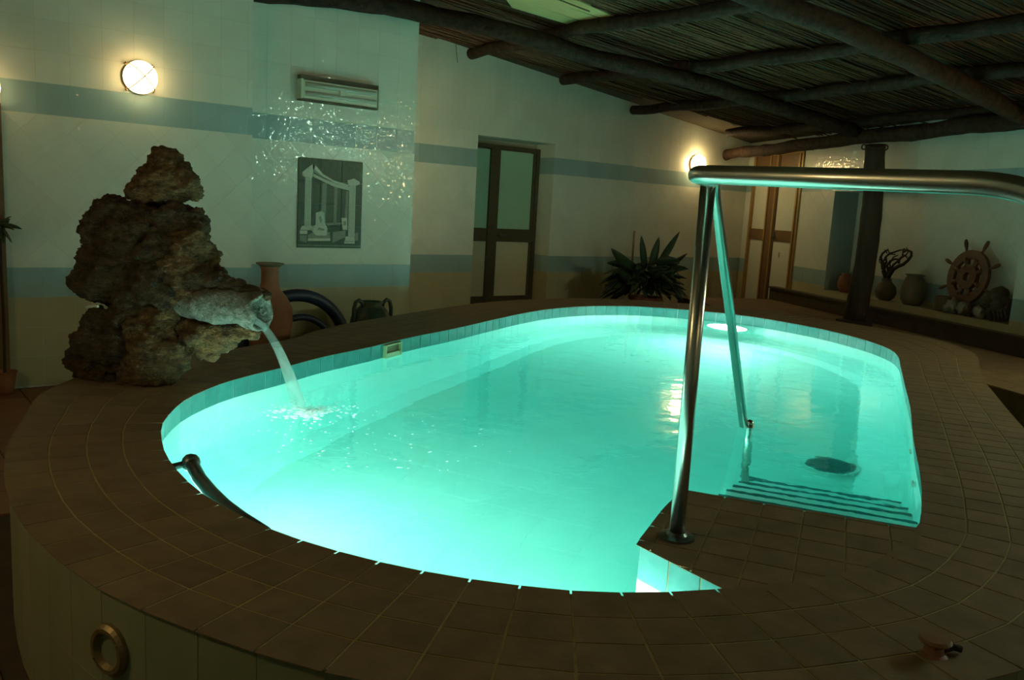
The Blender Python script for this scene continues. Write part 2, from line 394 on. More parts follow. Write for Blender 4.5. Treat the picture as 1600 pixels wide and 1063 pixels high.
# ------------------------------------------------------------------ pool outline (world metres)
RIM = [(.809,2.60,.45),(.829,2.875,.45),(.874,3.10,.46),(.932,3.297,.47),(1.003,3.449,.50),(1.129,3.659,.58),(1.269,3.816,.62),(1.404,3.938,.64),(1.585,4.06,.62),
 (1.835,4.20,.56),(2.139,4.385,.50),(2.44,4.53,.50),(2.64,4.63,.54),(2.80,4.73,.58),(3.129,4.892,.64),(3.589,5.105,.66),(4.21,5.43,.64),(4.70,5.67,.62),(5.10,5.82,.60),(5.463,5.895,.57),
 (5.837,5.895,.57),(6.25,5.76,.57),(6.56,5.46,.57),(6.77,5.12,.56),(6.86,4.75,.58),(6.80,4.13,.66),(6.57,3.56,.72),(6.297,3.192,.62),(6.0,2.955,.50),(5.526,2.688,.45),(4.953,2.372,.45),
 (4.3,2.01,.46),(3.672,1.683,.50),(3.148,1.397,.48),(2.831,1.239,.47),(2.543,1.12,.47),(2.1,1.06,.47),(1.699,1.173,.47),(1.422,1.315,.47),(1.248,1.466,.47),(1.09,1.659,.47),(.965,1.875,.46),(.876,2.105,.46),(.821,2.376,.45)]
def spline(P, per=12):
    out = []; n = len(P)
    for i in range(n):
        p0, p1, p2, p3 = P[i-1], P[i], P[(i+1) % n], P[(i+2) % n]
        for k in range(per):
            t = k/per
            out.append(tuple(.5*((2*p1[j]) + (-p0[j]+p2[j])*t + (2*p0[j]-5*p1[j]+4*p2[j]-p3[j])*t*t + (-p0[j]+3*p1[j]-3*p2[j]+p3[j])*t**3) for j in range(3)))
    return out
_d = spline(RIM)
_L = [0]
for i in range(len(_d)): a, b = _d[i], _d[(i+1) % len(_d)]; _L.append(_L[-1]+math.hypot(b[0]-a[0], b[1]-a[1]))
PER = _L[-1]; NT = round(PER/.125)
def rim_at(s):
    s %= PER; lo, hi = 0, len(_d)
    while hi-lo > 1:
        m_ = (lo+hi)//2
        if _L[m_] <= s: lo = m_
        else: hi = m_
    a, b = _d[lo], _d[(lo+1) % len(_d)]; t = (s-_L[lo])/max(1e-9, _L[lo+1]-_L[lo])
    return [a[j]+(b[j]-a[j])*t for j in range(3)]
def rim_frame(s):                     # point, tangent, outward normal, width
    p = rim_at(s); a = rim_at(s-.09); b = rim_at(s+.09); t = Vector((b[0]-a[0], b[1]-a[1])).normalized()
    return Vector((p[0], p[1])), t, Vector((-t.y, t.x)), p[2]
# orientation: list runs clockwise (seen from above) -> outward normal is to the left of travel
FR = [rim_frame(PER*i/NT) for i in range(NT)]
_cx = sum(f[0].x for f in FR)/NT; _cyy = sum(f[0].y for f in FR)/NT
if (FR[0][0]-Vector((_cx, _cyy))).dot(FR[0][2]) < 0: FR = [(p, t, -n, w_) for p, t, n, w_ in FR]
DECK = .47; WATER = .375; PFLOOR = -.675
def off(i, d):
    p, t, n, w_ = FR[i % NT]; q = p+n*d; return (q.x, q.y)
# deck body: top slab and outer wall
mb = MB()
for i in range(NT):
    a0, a1, b0, b1 = off(i, 0), off(i+1, 0), off(i, FR[i % NT][3]), off(i+1, FR[(i+1) % NT][3])
    mb.add([(*a0, DECK-.002), (*b0, DECK-.002), (*b1, DECK-.002), (*a1, DECK-.002), (*b0, -.02), (*b1, -.02)], [(0, 1, 2, 3), (1, 4, 5, 2)])
deck = structure('pool_deck', mb, 'deck_grout')
cnt = 0; rest = MB(); tiles = []
for i in range(NT):
    for r in range(4):
        w0, w1 = FR[i][3], FR[(i+1) % NT][3]
        d = [(-.018 if r == 0 else w0*r/4), w0*(r+1)/4 + (.016 if r == 3 else 0), w1*(r+1)/4 + (.016 if r == 3 else 0), (-.018 if r == 0 else w1*r/4)]
        q = [off(i, d[0]), off(i, d[1]), off(i+1, d[2]), off(i+1, d[3])]
        c = Vector((sum(p[0] for p in q)/4, sum(p[1] for p in q)/4, DECK)); z = (c-CC).dot(CF)
        sx = 800+FPX*(c-CC).dot(CR)/z if z > .1 else 1e5; sy = 531-FPX*(c-CC).dot(CU)/z if z > .1 else 1e5
        vis = z > .1 and -60 < sx < 1660 and -50 < sy < 1130
        tiles.append(((0 if vis else 100)+z, q))
tiles.sort(key=lambda t: t[0])
PZ = lambda u, v, d: Vector((u, v, DECK-.002+d))
for k, (z, q) in enumerate(tiles):
    if area(q) < 0: q = q[::-1]
    if k < 296:
        m1 = MB(); tile_mb(m1, q, PZ, gap=.0030, th=.0020+RND.uniform(-.0003, .0003), ch=.0006); m1.build('deck_tile', 'deck_tile', deck)
    else: tile_mb(rest, q, PZ, gap=.0030, th=.0020, ch=.0006)
tag(rest.build('far_deck_tiles', 'deck_tile', deck), kind='stuff')
# outer wall facing
n_out = 0
for i in range(0, NT):
    a, b = Vector(off(i, FR[i % NT][3])), Vector(off(i+1, FR[(i+1) % NT][3]))
    c = Vector((*((a+b)/2), .3)); z = (c-CC).dot(CF)
    if z > 4.6 or z < -1.5: continue
    if a.y > 4.4: continue
    n2 = (b-a).normalized(); nn = Vector((-n2.y, n2.x)); 
    if nn.dot(FR[i][2]) < 0: nn = -nn
    L = (b-a).length
    for (z0, z1) in ((0, .225), (.225, .467)):
        PP = lambda u, v, d: Vector((*(a+n2*u), v)) + Vector((nn.x, nn.y, 0))*d
        q = [(0, z0), (L, z0), (L, z1), (0, z1)]
        mb = MB(); tile_mb(mb, q if Vector((n2.x, n2.y, 0)).cross(Vector((0,0,1))).dot(Vector((nn.x,nn.y,0))) > 0 else q[::-1], PP, gap=.0010, ch=.0006, th=.0015)
        mb.build('outer_wall_tile', 'outer_tile', deck); n_out += 1
# entry platform (fills the near right of the pool, at deck level)
PL = [Vector(p) for p in ((2.188,1.736),(2.018,1.666),(1.712,1.501),(1.695,1.165),(1.9,1.08),(2.1,1.05),(2.35,1.06),(2.56,1.125))]
plat = structure('entry_platform', MB().prism([tuple(p) for p in PL], PFLOOR, DECK-.002), 'deck_grout')
eu = Vector((.498, -.867)); en = Vector((.867, .498)); P0 = Vector((2.188, 1.736))
conv = [tuple(p) for p in PL]
if area(conv) < 0: conv = conv[::-1]
_pc = (sum(p[0] for p in conv)/len(conv), sum(p[1] for p in conv)/len(conv))
convx = [(_pc[0]+(p[0]-_pc[0])*1.04, _pc[1]+(p[1]-_pc[1])*1.04) for p in conv]
for i in range(-3, 10):
    for j in range(-9, 2):
        q = [P0+eu*(.125*(i+a))+en*(.125*(j+b)) for a, b in ((0,0),(1,0),(1,1),(0,1))]
        q = [tuple(p) for p in q]
        if area(q) < 0: q = q[::-1]
        q = dedupe(clip_convex(q, convx))
        if len(q) < 3 or abs(area(q)) < 3e-4: continue
        mb = MB(); tile_mb(mb, q, PZ, gap=.0026, th=.0020, ch=.0005); mb.build('deck_tile', 'deck_tile', plat)
# ------------------------------------------------------------------ basin
basin = None
mb = MB()
poly = [off(i, 0) for i in range(NT)]
for i in range(NT):
    a, b = off(i, .004), off(i+1, .004)
    # cove: wall curves into the floor
    prof = [(DECK-.011, 0), (-.40, 0), (-.53, .03), (-.62, .10), (PFLOOR, .24)]
    for (z0, d0), (z1, d1) in zip(prof, prof[1:]):
        p0, p1, q0, q1 = off(i, .004-d0), off(i+1, .004-d0), off(i, .004-d1), off(i+1, .004-d1)
        mb.add([(*p0, z0), (*p1, z0), (*q1, z1), (*q0, z1)], [(0, 1, 2, 3)])
basin = link('pool_basin', mb.mesh('pool_basin', merge=True), 'pool_pale'); basin['kind'] = 'structure'
inner = [off(i, -.236) for i in range(NT)]
mb = MB().add([(*p, PFLOOR) for p in inner], [tuple(range(NT))]); mb.build('basin_floor', 'pool_joint', basin)
# basin floor tiles (joined)
mb = MB(); rings = [Vector(p) for p in inner]
def inside(p, P):
    c = False
    for i in range(len(P)):
        a, b = P[i-1], P[i]
        if (a[1] > p[1]) != (b[1] > p[1]) and p[0] < (b[0]-a[0])*(p[1]-a[1])/(b[1]-a[1])+a[0]: c = not c
    return c
PF = lambda u, v, d: Vector((u, v, PFLOOR+d))
g = .25
for i in range(-2, 32):
    for j in range(-14, 14):
        q = [P0+en*(g*(i+a))+eu*(g*(j+b)) for a, b in ((0,0),(0,1),(1,1),(1,0))]
        if all(inside(p, inner) for p in q):
            q = [tuple(p) for p in q]
            if area(q) < 0: q = q[::-1]
            tile_mb(mb, q, PF, gap=.002, th=.0012, ch=.0008)
tag(mb.build('basin_floor_tiles', 'pool_floor', basin), kind='stuff')
# waterline tiles: one part each
def band(a, b, n_out_dir, parent, z0=.362, z1=.465, m='water_tile', name='waterline_tile', th=.006):
    a, b = Vector(a), Vector(b); t = (b-a).normalized(); L = (b-a).length; nn = Vector((*n_out_dir, 0)).normalized()
    PP = lambda u, v, d: Vector((*(a+t*u), v)) + nn*d
    q = [(0, z0), (L, z0), (L, z1), (0, z1)]
    if Vector((*t, 0)).cross(Vector((0,0,1))).dot(nn) < 0: q = q[::-1]
    mb = MB(); tile_mb(mb, q, PP, gap=.0022, th=th*.4, ch=.0006); return mb.build(name, m, parent)
for i in range(NT):
    a, b = off(i, .003), off(i+1, .003); band(a, b, tuple(-FR[i][2]), basin)
for k in range(3):
    a, b = PL[k], PL[k+1]; L = (b-a).length; n = max(1, round(L/.125)); c = sum(PL, Vector((0, 0)))/len(PL)
    t = (b-a).normalized(); nn = Vector((t.y, -t.x)); nn = nn if nn.dot((a+b)/2-c) > 0 else -nn
    for j in range(n): band(a+(b-a)*(j/n), a+(b-a)*((j+1)/n), tuple(nn), plat)
    o_ = band(a, b, tuple(nn), plat, PFLOOR, .361, 'pool_pale', 'side_facing')
a, b = PL[-1], PL[0]
for j in range(6): band(a+(b-a)*(j/6), a+(b-a)*((j+1)/6), tuple(en), plat)
band(a, b, tuple(en), plat, PFLOOR, .361, 'pool_pale', 'side_facing')
# submerged steps
R = .175
for k in range(5):
    s1 = .50+.25*k; zt = WATER-R*(k+1); s0 = 0 if k == 0 else s1-.25-.02
    q = [P0+eu*.05+en*s0, P0+eu*1.35+en*s0, P0+eu*1.35+en*s1, P0+eu*.05+en*s1]
    # trim at the pool wall
    wallu = []
    for s_ in (s0, s1):
        u_ = .1
        while u_ < 1.6 and inside(tuple(P0+eu*u_+en*s_), poly): u_ += .01
        wallu.append(u_)
    q = [P0+eu*.05+en*s0, P0+eu*(wallu[0]+.02)+en*s0, P0+eu*(wallu[1]+.02)+en*s1, P0+eu*.05+en*s1]
    st = MB().prism([tuple(p) for p in q][::-1], PFLOOR, zt).build('step', 'pool_pale', basin)
    q = [P0+eu*.05+en*(s1-.020), P0+eu*wallu[1]+en*(s1-.020), P0+eu*wallu[1]+en*(s1+.002), P0+eu*.05+en*(s1+.002)]
    MB().prism([tuple(p) for p in q][::-1], zt-.01, zt+.004).build('nosing', 'nosing', st)
# drain
dp = P0+en*2.04+eu*.04; dp = Vector((4.205, 2.37))
dr = empty('floor_drain', (dp.x, dp.y, PFLOOR+.007), 'round grey grated drain cover on the pool floor beyond the steps', 'drain')
MB().lathe([(0, .012), (.12, .012), (.13, .006), (.13, 0)], 28, (dp.x, dp.y, PFLOOR+.007)).build('cover', 'drain', dr)
for k in range(-4, 5):
    hw = math.sqrt(max(0, .11**2-(k*.024)**2)); MB().box((dp.x-hw, dp.y+k*.024-.004, PFLOOR+.018), (dp.x+hw, dp.y+k*.024+.004, PFLOOR+.023)).build('grating_bar', 'nosing', dr)
MB().lathe([(.13, 0), (.13, .008), (.15, .008), (.15, 0)], 28, (dp.x, dp.y, PFLOOR+.006)).build('collar', 'pool_floor', dr)
# water body
wp = [off(i, .03) for i in range(NT)]
mb = MB().prism(wp if area(wp) > 0 else wp[::-1], PFLOOR-.03, WATER)
wo = link('pool_water', mb.mesh('pool_water'), 'water'); tag(wo, 'glowing turquoise water filling the oval pool', 'water', kind='stuff')
# underwater lamps
def pool_lamp(s_px, depth, label, W=POOL_W, i=None, R_=.14):
    p, t, n, w_ = FR[i]; c = Vector((p.x, p.y, WATER-depth)) - Vector((n.x, n.y, 0))*.004; ax = -Vector((n.x, n.y, 0))
    e = empty('pool_lamp', c, label, 'pool lamp', 'round lamps under the water in the pool wall')
    MB().lathe([(R_+.02, 0), (R_+.02, .02), (R_+.005, .025), (R_, .0)], 28, c, ax).build('bezel', 'steel', e)
    MB().lathe([(0, .03), (R_*.6, .026), (R_, .012)], 28, c, ax).build('lens', 'pool_lens', e)
    ld = bpy.data.lights.new('pool_lamp_glow', 'AREA'); ld.shape = 'DISK'; ld.size = .22; ld.energy = W; ld.color = POOL_COL
    lo = bpy.data.objects.new('pool_lamp_glow', ld); COL.objects.link(lo); lo.location = c + ax*.05
    lo.rotation_euler = (Vector((0, 0, 0))-ax).to_track_quat('Z', 'Y').to_euler()
def nearest(x, y): return min(range(NT), key=lambda i: (FR[i][0]-Vector((x, y))).length)
pool_lamp(0, .30, 'lit underwater lamp in the far end wall, behind the leaning steel tube', i=nearest(6.79, 5.12), W=POOL_W*1.6, R_=.19)
pool_lamp(0, .40, 'underwater lamp below the near rim left of the entry platform', i=nearest(1.56, 1.23), W=POOL_W*.88)
pool_lamp(0, .40, 'underwater lamp below the rim at the left end beyond the grab bar', i=nearest(.90, 3.2), W=POOL_W*.65)
for (x, y, z_) in ((3.9, 1.83, .16), (3.45, 1.60, .20)):     # two small inlet nozzles in the right wall
    i_ = nearest(x, y); p, t, n, w_ = FR[i_]; c = Vector((p.x, p.y, WATER-z_)) - Vector((n.x, n.y, 0))*.002
    e = empty('inlet_nozzle', c, 'small pale round inlet in the right pool wall, ' + ('farther one' if x > 3.6 else 'nearer one, by the steps'), 'pool inlet', 'inlet nozzles')
    MB().lathe([(.032, 0), (.032, .008), (.016, .010), (.014, .004), (0, .004)], 20, c, -Vector((n.x, n.y, 0))).build('disc', 'plastic', e)

# ------------------------------------------------------------------ terrace under the right wall and its stone kerb
mb = MB()
ta, tb = u6(6.95), u6(1.2)
wbox(mb, ta, tb, -.02, .288, .001, 1.50)
ter = structure('terrace', mb, 'floor_base')
rest = MB()
nu = int((tb-ta)/.25)
for i in range(nu):
    for j in range(6):
        q = [(ta+i*.25, j*.25+.0), (ta+(i+1)*.25, j*.25), (ta+(i+1)*.25, (j+1)*.25), (ta+i*.25, (j+1)*.25)]
        PT = lambda u, v, d: P6(u, .288+d, v)
        m1 = MB(); tile_mb(m1, q, PT, gap=.003, th=.009, ch=.003); m1.build('paving_tile', 'deck_tile', ter)
mb = MB(); wbox(mb, ta-.05, u6(2.0), .29, .455, .0, .10); wbox(mb, ta-.05, u6(2.0), .455, .478, .0, .125)
kb = structure('trim_kerb', mb, 'slate')
# floor around the pool (hole under the pool itself)
from mathutils.geometry import tessellate_polygon
hole = [off(i, .10) for i in range(NT)]; outr = [(-1.6, -2.9), (11.4, -2.9), (11.4, 8.9), (-1.6, 8.9)]
tri = tessellate_polygon([[Vector((*p, 0)) for p in outr], [Vector((*p, 0)) for p in hole]])
allp = outr + hole
fl = structure('floor', MB().add([(*p, -.012) for p in allp], [tuple(t) for t in tri]), 'floor_base')
bmf = bmesh.new(); bmf.from_mesh(fl.data)
for f in bmf.faces:
    if f.normal.z < 0: f.normal_flip()
bmf.to_mesh(fl.data); bmf.free()
# floor tiles near the left of the pool
for i in range(-3, 5):
    for j in range(8, 21):
        q = [(i*.3, j*.3), (i*.3+.3, j*.3), (i*.3+.3, j*.3+.3), (i*.3, j*.3+.3)]
        if any(inside(p, [off(k, FR[k][3]) for k in range(NT)]) for p in q): continue
        if j*.3+.3 > D1: continue
        m1 = MB(); tile_mb(m1, q, lambda u, v, d: Vector((u, v, -.012+d)), gap=.003, th=.010, ch=.003); m1.build('floor_tile', 'floor_tile', fl)

# ------------------------------------------------------------------ roof: reed mats on poles
mb = MB(); cs = [(-1.6, -2.9), (5.6, -2.9), (11.5, 8.9), (-1.6, 8.9)]
mb.add([(x, y, ceil_z(x, y)+.03) for x, y in cs] + [(x, y, ceil_z(x, y)+.10) for x, y in cs], [(0,3,2,1),(4,5,6,7),(0,1,5,4),(1,2,6,5),(2,3,7,6),(3,0,4,7)])
ce = structure('ceiling', mb, 'reed_back')
# reeds run along the slope (roughly +X), thousands of thin canes joined
rdir = Vector((.985, -.17)).normalized(); rper = Vector((.17, .985))
for nm, mt, seed in (('reed_mat', 'reed', 1), ('brown_reed_mat', 'reed_b', 2)):
    rr = random.Random(seed); mb = MB()
    for k in range(0, 620):
        v = -1.6 + k*.0165 + rr.uniform(-.004, .004)
        x = .2 + rr.uniform(-.6, 0)
        while x < 11:
            L = rr.uniform(.7, 2.2)
            if (rr.random() < .5):
                a = rdir*x + rper*v; b = rdir*(x+L) + rper*(v+rr.uniform(-.02, .02))
                c_ = (a+b)/2
                if b.x < W6X+W6T*b.y+.05 and a.x > -.5 and a.y < 8.4:
                    r_ = rr.uniform(.005, .0085); h0 = rr.uniform(-.004, .022); h1 = h0+rr.uniform(-.012, .012) - (rr.random() < .06)*rr.uniform(.02, .07)
                    pa = Vector((a.x, a.y, ceil_z(a.x, a.y)+h0)); pb = Vector((b.x, b.y, ceil_z(b.x, b.y)+h1))
                    mb.tube([pa, pb], r_, 5, cap=False)
            x += L*.98
    tag(mb.build(nm, mt, ce), kind='stuff')
# pale roof sheet showing through where reeds are missing
pts = [onceil(*p, .012) for p in ((775, -22), (905, 2), (975, 33), (893, 40), (800, 12))]
mb = MB(); n = len(pts); mb.add(pts + [p+Vector((0, 0, .012)) for p in pts], [tuple(range(n-1, -1, -1)), tuple(range(n, 2*n))] + [(i, (i+1) % n, n+(i+1) % n, n+i) for i in range(n)])
mb.build('pale_roof_sheet', 'roof_panel', ce)
def pole(name, pts, r0, r1, label, group, m='wood_beam', seed=1, seg=64, cat='roof pole'):
    rr = random.Random(seed); P = [Vector(p) for p in pts]; out = []; rs = []
    tot = sum((P[i+1]-P[i]).length for i in range(len(P)-1)); acc = 0
    for i in range(len(P)-1):
        n_ = max(2, int(seg*(P[i+1]-P[i]).length/tot))
        for k in range(n_ + (1 if i == len(P)-2 else 0)):
            t = k/n_; q = P[i].lerp(P[i+1], t); L = (acc+(P[i+1]-P[i]).length*t)/tot
            q = q + Vector((rr.uniform(-1, 1), rr.uniform(-1, 1), rr.uniform(-.6, .6)))*.003 + noise.noise_vector(q*1.6+Vector((seed, 0, 0)))*.022
            out.append(q); rs.append((r0+(r1-r0)*L)*(1+rr.uniform(-.05, .05)+.10*noise.noise(q*5)))
        acc += (P[i+1]-P[i]).length
    mb = MB().tube(out, rs, 12)
    o = link(name, mb.mesh(name, smooth=True), m); origin_fix(o); tag(o, label, cat, group)
    for k in range(4):
        j = rr.randrange(1, len(out)-1); d = Vector((rr.uniform(-1, 1), rr.uniform(-1, 1), rr.uniform(-1, 0))).normalized()
        MB().ball(out[j]+d*rs[j]*.8, rs[j]*.42, 1, jit=.5).build('knot', m, o, smooth=True)
    return o
oc = onceil
def ext(P, L):                                       # carry a pole on past the picture edge
    a, b = Vector(P[-2]), Vector(P[-1]); return list(P) + [b + (b-a).normalized()*L]
pole('rafter_pole', [ony(330, -22, 6.5), ony(500, -6, 6.5), ony(640, 14, 6.42), oc(760, 42, .2), oc(900, 80, .2), oc(1130, 140, .2), oc(1335, 205, .17)], .085, .075, 'long dark rafter pole nearest the left wall, ending above the wooden post', 'thick rafter poles under the reed roof', seed=3)
pole('rafter_pole', ext([oc(1740, 265, .2), oc(1600, 180, .2), oc(1420, 92, .2), oc(1250, 18, .2), oc(1040, -60, .2)], 4.5), .075, .07, 'long dark rafter pole crossing the upper right corner', 'thick rafter poles under the reed roof', seed=4)
J = 'thin cross poles carrying the reed mat'
pole('cross_pole', ext(([oc(736, 84, .07), oc(820, 66, .07), oc(905, 44, .07), oc(1160, 8, .07), oc(1330, -25, .07)]), 4.0), .06, .055, 'thin cross pole nearest the camera, reaching the wall above the brown door', J, seed=5)
pole('cross_pole', ext(([oc(880, 124, .07), oc(985, 114, .07), oc(1100, 103, .07), oc(1320, 76, .07), oc(1420, 58, .07), oc(1640, 30, .07)]), 4.0), .06, .055, 'second cross pole from the brown door, ending on the back wall', J, seed=6)
pole('cross_pole', ext(([oc(990, 172, .07), oc(1130, 160, .07), oc(1320, 139, .07), oc(1470, 121, .07), oc(1640, 104, .07)]), 4.2), .06, .055, 'third cross pole, dark, ending above the potted plant corner', J, seed=7)
pole('cross_pole', ext(([oc(1138, 207, .07), oc(1250, 200, .07), oc(1340, 190, .07), oc(1600, 165, .07)]), 3.0), .055, .05, 'cross pole in the far corner just above the post beam', J, seed=8)
hbA = Vector((8.77+W6T*3.2, 8.05, 2.31)); hbdir = Vector((-W6T, -1, 0)).normalized()
hb = pole('post_beam', [hbA, hbA+hbdir*1.7+Vector((0, 0, .02)), hbA+hbdir*3.56+Vector((0, 0, .03)), hbA+hbdir*5.6+Vector((0, 0, .04)), hbA+hbdir*8.6+Vector((0, 0, .04))], .075, .085, 'dark horizontal beam resting on the wooden post along the right wall', None, seed=9, cat='beam')
# post
pst = Vector((8.77, 4.88, .297))
po = empty('wooden_post', pst, 'dark crooked wooden post left of the display niche', 'post')
rr = random.Random(5); pp = []; pr_ = []
for k in range(16):
    t = k/15; pp.append(pst+Vector((.05*math.sin(t*3)+rr.uniform(-.005, .005), -.03*math.sin(t*3.2), .02+t*1.94))); pr_.append((.118-.016*t)*(1+rr.uniform(-.04, .04)))
MB().tube(pp, pr_, 14).build('trunk', 'wood_dark', po, smooth=True)
MB().box((pst.x-.15, pst.y-.15, .297), (pst.x+.13, pst.y+.13, .36)).build('foot', 'wood_dark', po)
MB().tube([pst+Vector((.13*math.cos(a), .13*math.sin(a), 1.93+.02*math.sin(3*a))) for a in [i*2*PI/20 for i in range(21)]], .008, 6).build('rope_tie', 'wood_dark', po)
# hanging twigs and wires
for k, (pa, off_, dl) in enumerate([((712, 68), .0, [(0, .02), (.01, -.08), (.03, -.2)]), ((735, 88), .02, [(0, 0), (0, -.1), (0, -.22)]), ((1076, 60), .0, [(0, 0), (-.01, -.1), (.03, -.22)])]):
    b = oc(*pa, off_); q = [b+CR*x+Vector((0, 0, z)) for x, z in dl]
    o = link('dangling_reed', MB().tube(q, .003, 5).mesh(), 'wood_dark'); origin_fix(o)
    tag(o, ['dark reed end dangling against the wall left of the brown door', 'straight dangling reed beside the cross pole end above the brown door', 'thin curled reed hanging from the mat above the room centre'][k], 'reed', 'loose reeds hanging from the roof')

# ------------------------------------------------------------------ wall lamps
GM = {}
def gmat(k):
    if k not in GM: GM[k] = emis('lit opal glass %d' % len(GM), WARM, LAMP_EMIT*k)
    return GM[k]
def globe(c, nrm, label, r=.105, k=1.0):
    c = Vector(c); n = Vector(nrm).normalized()
    e = empty('wall_lamp', c, label, 'lamp', 'round caged wall lamps')
    bs = MB().lathe([(0, 0), (r*1.06, 0), (r*1.06, .02), (r*1.0, .028)], 28, c, n).build('base', 'iron', e, smooth=False)
    MB().lathe([(r*1.02, .02), (r*1.05, .06), (r*.95, .095), (r*.65, .125), (r*.3, .14), (0, .143)], 28, c, n).build('glass', gmat(k), e, smooth=True)
    q = Vector((0, 0, 1)).rotation_difference(n)
    for ang in (0, PI/2):
        d = q @ Vector((math.cos(ang+.8), math.sin(ang+.8), 0))
        MB().tube([c+d*r*1.12*s_+n*h for s_, h in ((-1, .02), (-1, .07), (-.85, .11), (-.5, .145), (0, .155), (.5, .145), (.85, .11), (1, .07), (1, .02))], .0035, 6).build('guard_wire', 'iron', bs)
    for ang in (.8, .8+PI/2, .8+PI, .8+1.5*PI):
        d = q @ Vector((math.cos(ang), math.sin(ang), 0)); MB().ball(c+d*r*1.16+n*.02, .012, 1).build('screw', 'iron', bs)
p = ony(216, 122, D1); globe((p.x, D1-.008, p.z), (0, -1, 0), 'lit round wall lamp above the rock fountain', k=.42)
p = ony(1086, 257, D5); globe((p.x, D5-.008, p.z), (0, -1, 0), 'lit round wall lamp in the far corner above the plant', r=.125, k=1.5)
globe((.745, D1-.008, 1.93), (0, -1, 0), 'lit wall lamp cut off by the left edge of the picture', k=.22)
globe((4.138, 7.02, 2.0), (1, 0, 0), 'lit wall lamp hidden round the corner right of the picture tiles', r=.10, k=1.1)
p = P6(u6(1.0), 2.15, .001); globe(p, N6, 'fill lamp added on the right wall outside the picture', r=.09, k=5.5)  # added out of view to light the walls and glint on the glaze
globe((-1.295, 2.6, 2.2), (1, 0, 0), 'added fill lamp on the wall left of the photographer', r=.12, k=2.4)  # unseen extra lamp, put in to lift the deck and right wall
globe((2.2, -2.595, 2.3), (0, 1, 0), 'added fill lamp on the wall behind the photographer', r=.12, k=.9)  # unseen extra lamp, added to brighten the foreground
# twin fill tube added high on the right wall, unseen, to brighten the walls
bt = P6(u6(-.3), 2.25, 0)
ft = empty('tube_light', bt, 'fluorescent fill tube light high on the right wall outside the picture, added to brighten the walls', 'light fixture')
M['tube_fill'] = emis('fluorescent fill tube', (.66, 1.0, .74), FILL_EMIT)  # glow of the added fill tubes
mb = MB(); wbox(mb, u6(.4), u6(-1.0), 2.25, 2.39, .001, .05); mb.build('housing', 'plastic', ft)
for z in (2.285, 2.355): MB().tube([P6(u6(.33), z, .075), P6(u6(-.93), z, .075)], .02, 12).build('tube', 'tube_fill', ft, smooth=True)

# ------------------------------------------------------------------ door 1 (recess, back wall)
DY = 8.27
def xz(x, y, Y=DY): p = ony(x, y, Y); return p.x, p.z
d1 = empty('door_1', (6.3, DY, 0)); d1['kind'] = 'structure'
xl, xr = DN0-.02, DN1+.0; zt = 2.10
xm0 = xz(763, 300)[0]; xm1 = xz(776, 300)[0]; xs = xz(828, 300)[0]
z_r1 = xz(800, 358)[1]; z_r0 = xz(800, 378)[1]; z_b = xz(780, 462)[1]
def bx(a, b, nm, m, par): return MB().box(a, b).build(nm, m, par)
bx((xl, DY-.03, zt-.05), (xr, DY+.05, zt), 'door_frame', 'door_metal', d1)
bx((xr-.055, DY-.03, 0), (xr, DY+.05, zt-.05), 'door_frame', 'door_metal', d1)
bx((xl, DY-.03, 0), (xl+.05, DY+.05, zt-.05), 'door_frame', 'door_metal', d1)
leaf = empty('door_leaf', Vector((0, 0, 0))); leaf.parent = d1; leaf.location = (0, 0, 0)
# main leaf (right) and narrow leaf (left)
for (a, b, nm) in ((xl+.05, xm0, 'narrow'), (xm1, xr-.055, 'wide')):
    bx((a, DY-.012, z_r1), (b, DY+.012, zt-.06), 'glass_pane', 'door_pane', d1)
    bx((a, DY-.03, z_r0), (b, DY+.03, z_r1), 'middle_rail', 'door_metal', d1)
    bx((a, DY-.012, z_b), (b, DY+.012, z_r0), 'lower_panel', 'door_panel', d1)
    bx((a, DY-.03, .02), (b, DY+.03, z_b), 'bottom_rail', 'door_metal', d1)
bx((xm0-.01, DY-.04, 0), (xm1-.045, DY+.03, zt-.05), 'stile', 'door_metal', d1)
bx((xm1-.045, DY-.035, 0), (xm1+.01, DY+.03, zt-.05), 'stile', 'door_metal', d1)
bx((xr-.10, DY-.025, 0), (xr-.06, DY+.03, zt-.05), 'stile', 'door_metal', d1)
bx((xm1+.03, DY-.055, (z_r0+z_r1)/2-.012), (xm1+.16, DY-.035, (z_r0+z_r1)/2+.012), 'door_handle', 'steel_dark', d1)
bpy.data.objects.remove(leaf)
wt = structure('wall_recess', MB().box((DN0-.4, DY+.05, -.02), (DN1+.4, DY+.15, 3.2)), 'plaster')

# ------------------------------------------------------------------ door 2 (right wall, golden frame)
d2 = empty('door_2', P6((DU0+DU1)/2, 0, 0)); d2['kind'] = 'structure'
def w6box(u0, u1, z0, z1, d0_, d1_, nm, m, par): mb = MB(); wbox(mb, u0, u1, z0, z1, d0_, d1_); return mb.build(nm, m, par)
ZT = 2.36; uL, uR = DU0, DU1
uc0 = u6px(1207, 250); uc1 = u6px(1221, 250)
zr1 = onw6(1230, 361).z; zr0 = onw6(1230, 379).z
w6box(uL, uL+.075, 0, ZT, -.04, .02, 'door_frame', 'door_gold', d2); w6box(uR-.075, uR, 0, ZT, -.04, .02, 'door_frame', 'door_gold', d2)
w6box(uL, uR, ZT-.05, ZT+.01, -.04, .022, 'door_frame', 'door_gold', d2)
for u_ in (uL+.05, uR-.085, uc0+.005, uc1-.045): w6box(u_, u_+.035, .02, ZT-.05, .0, .035, 'bead', 'door_gold', d2)
w6box(uc0-.01, uc1+.01, .02, ZT-.05, -.03, .022, 'meeting_stile', 'door_brown', d2)
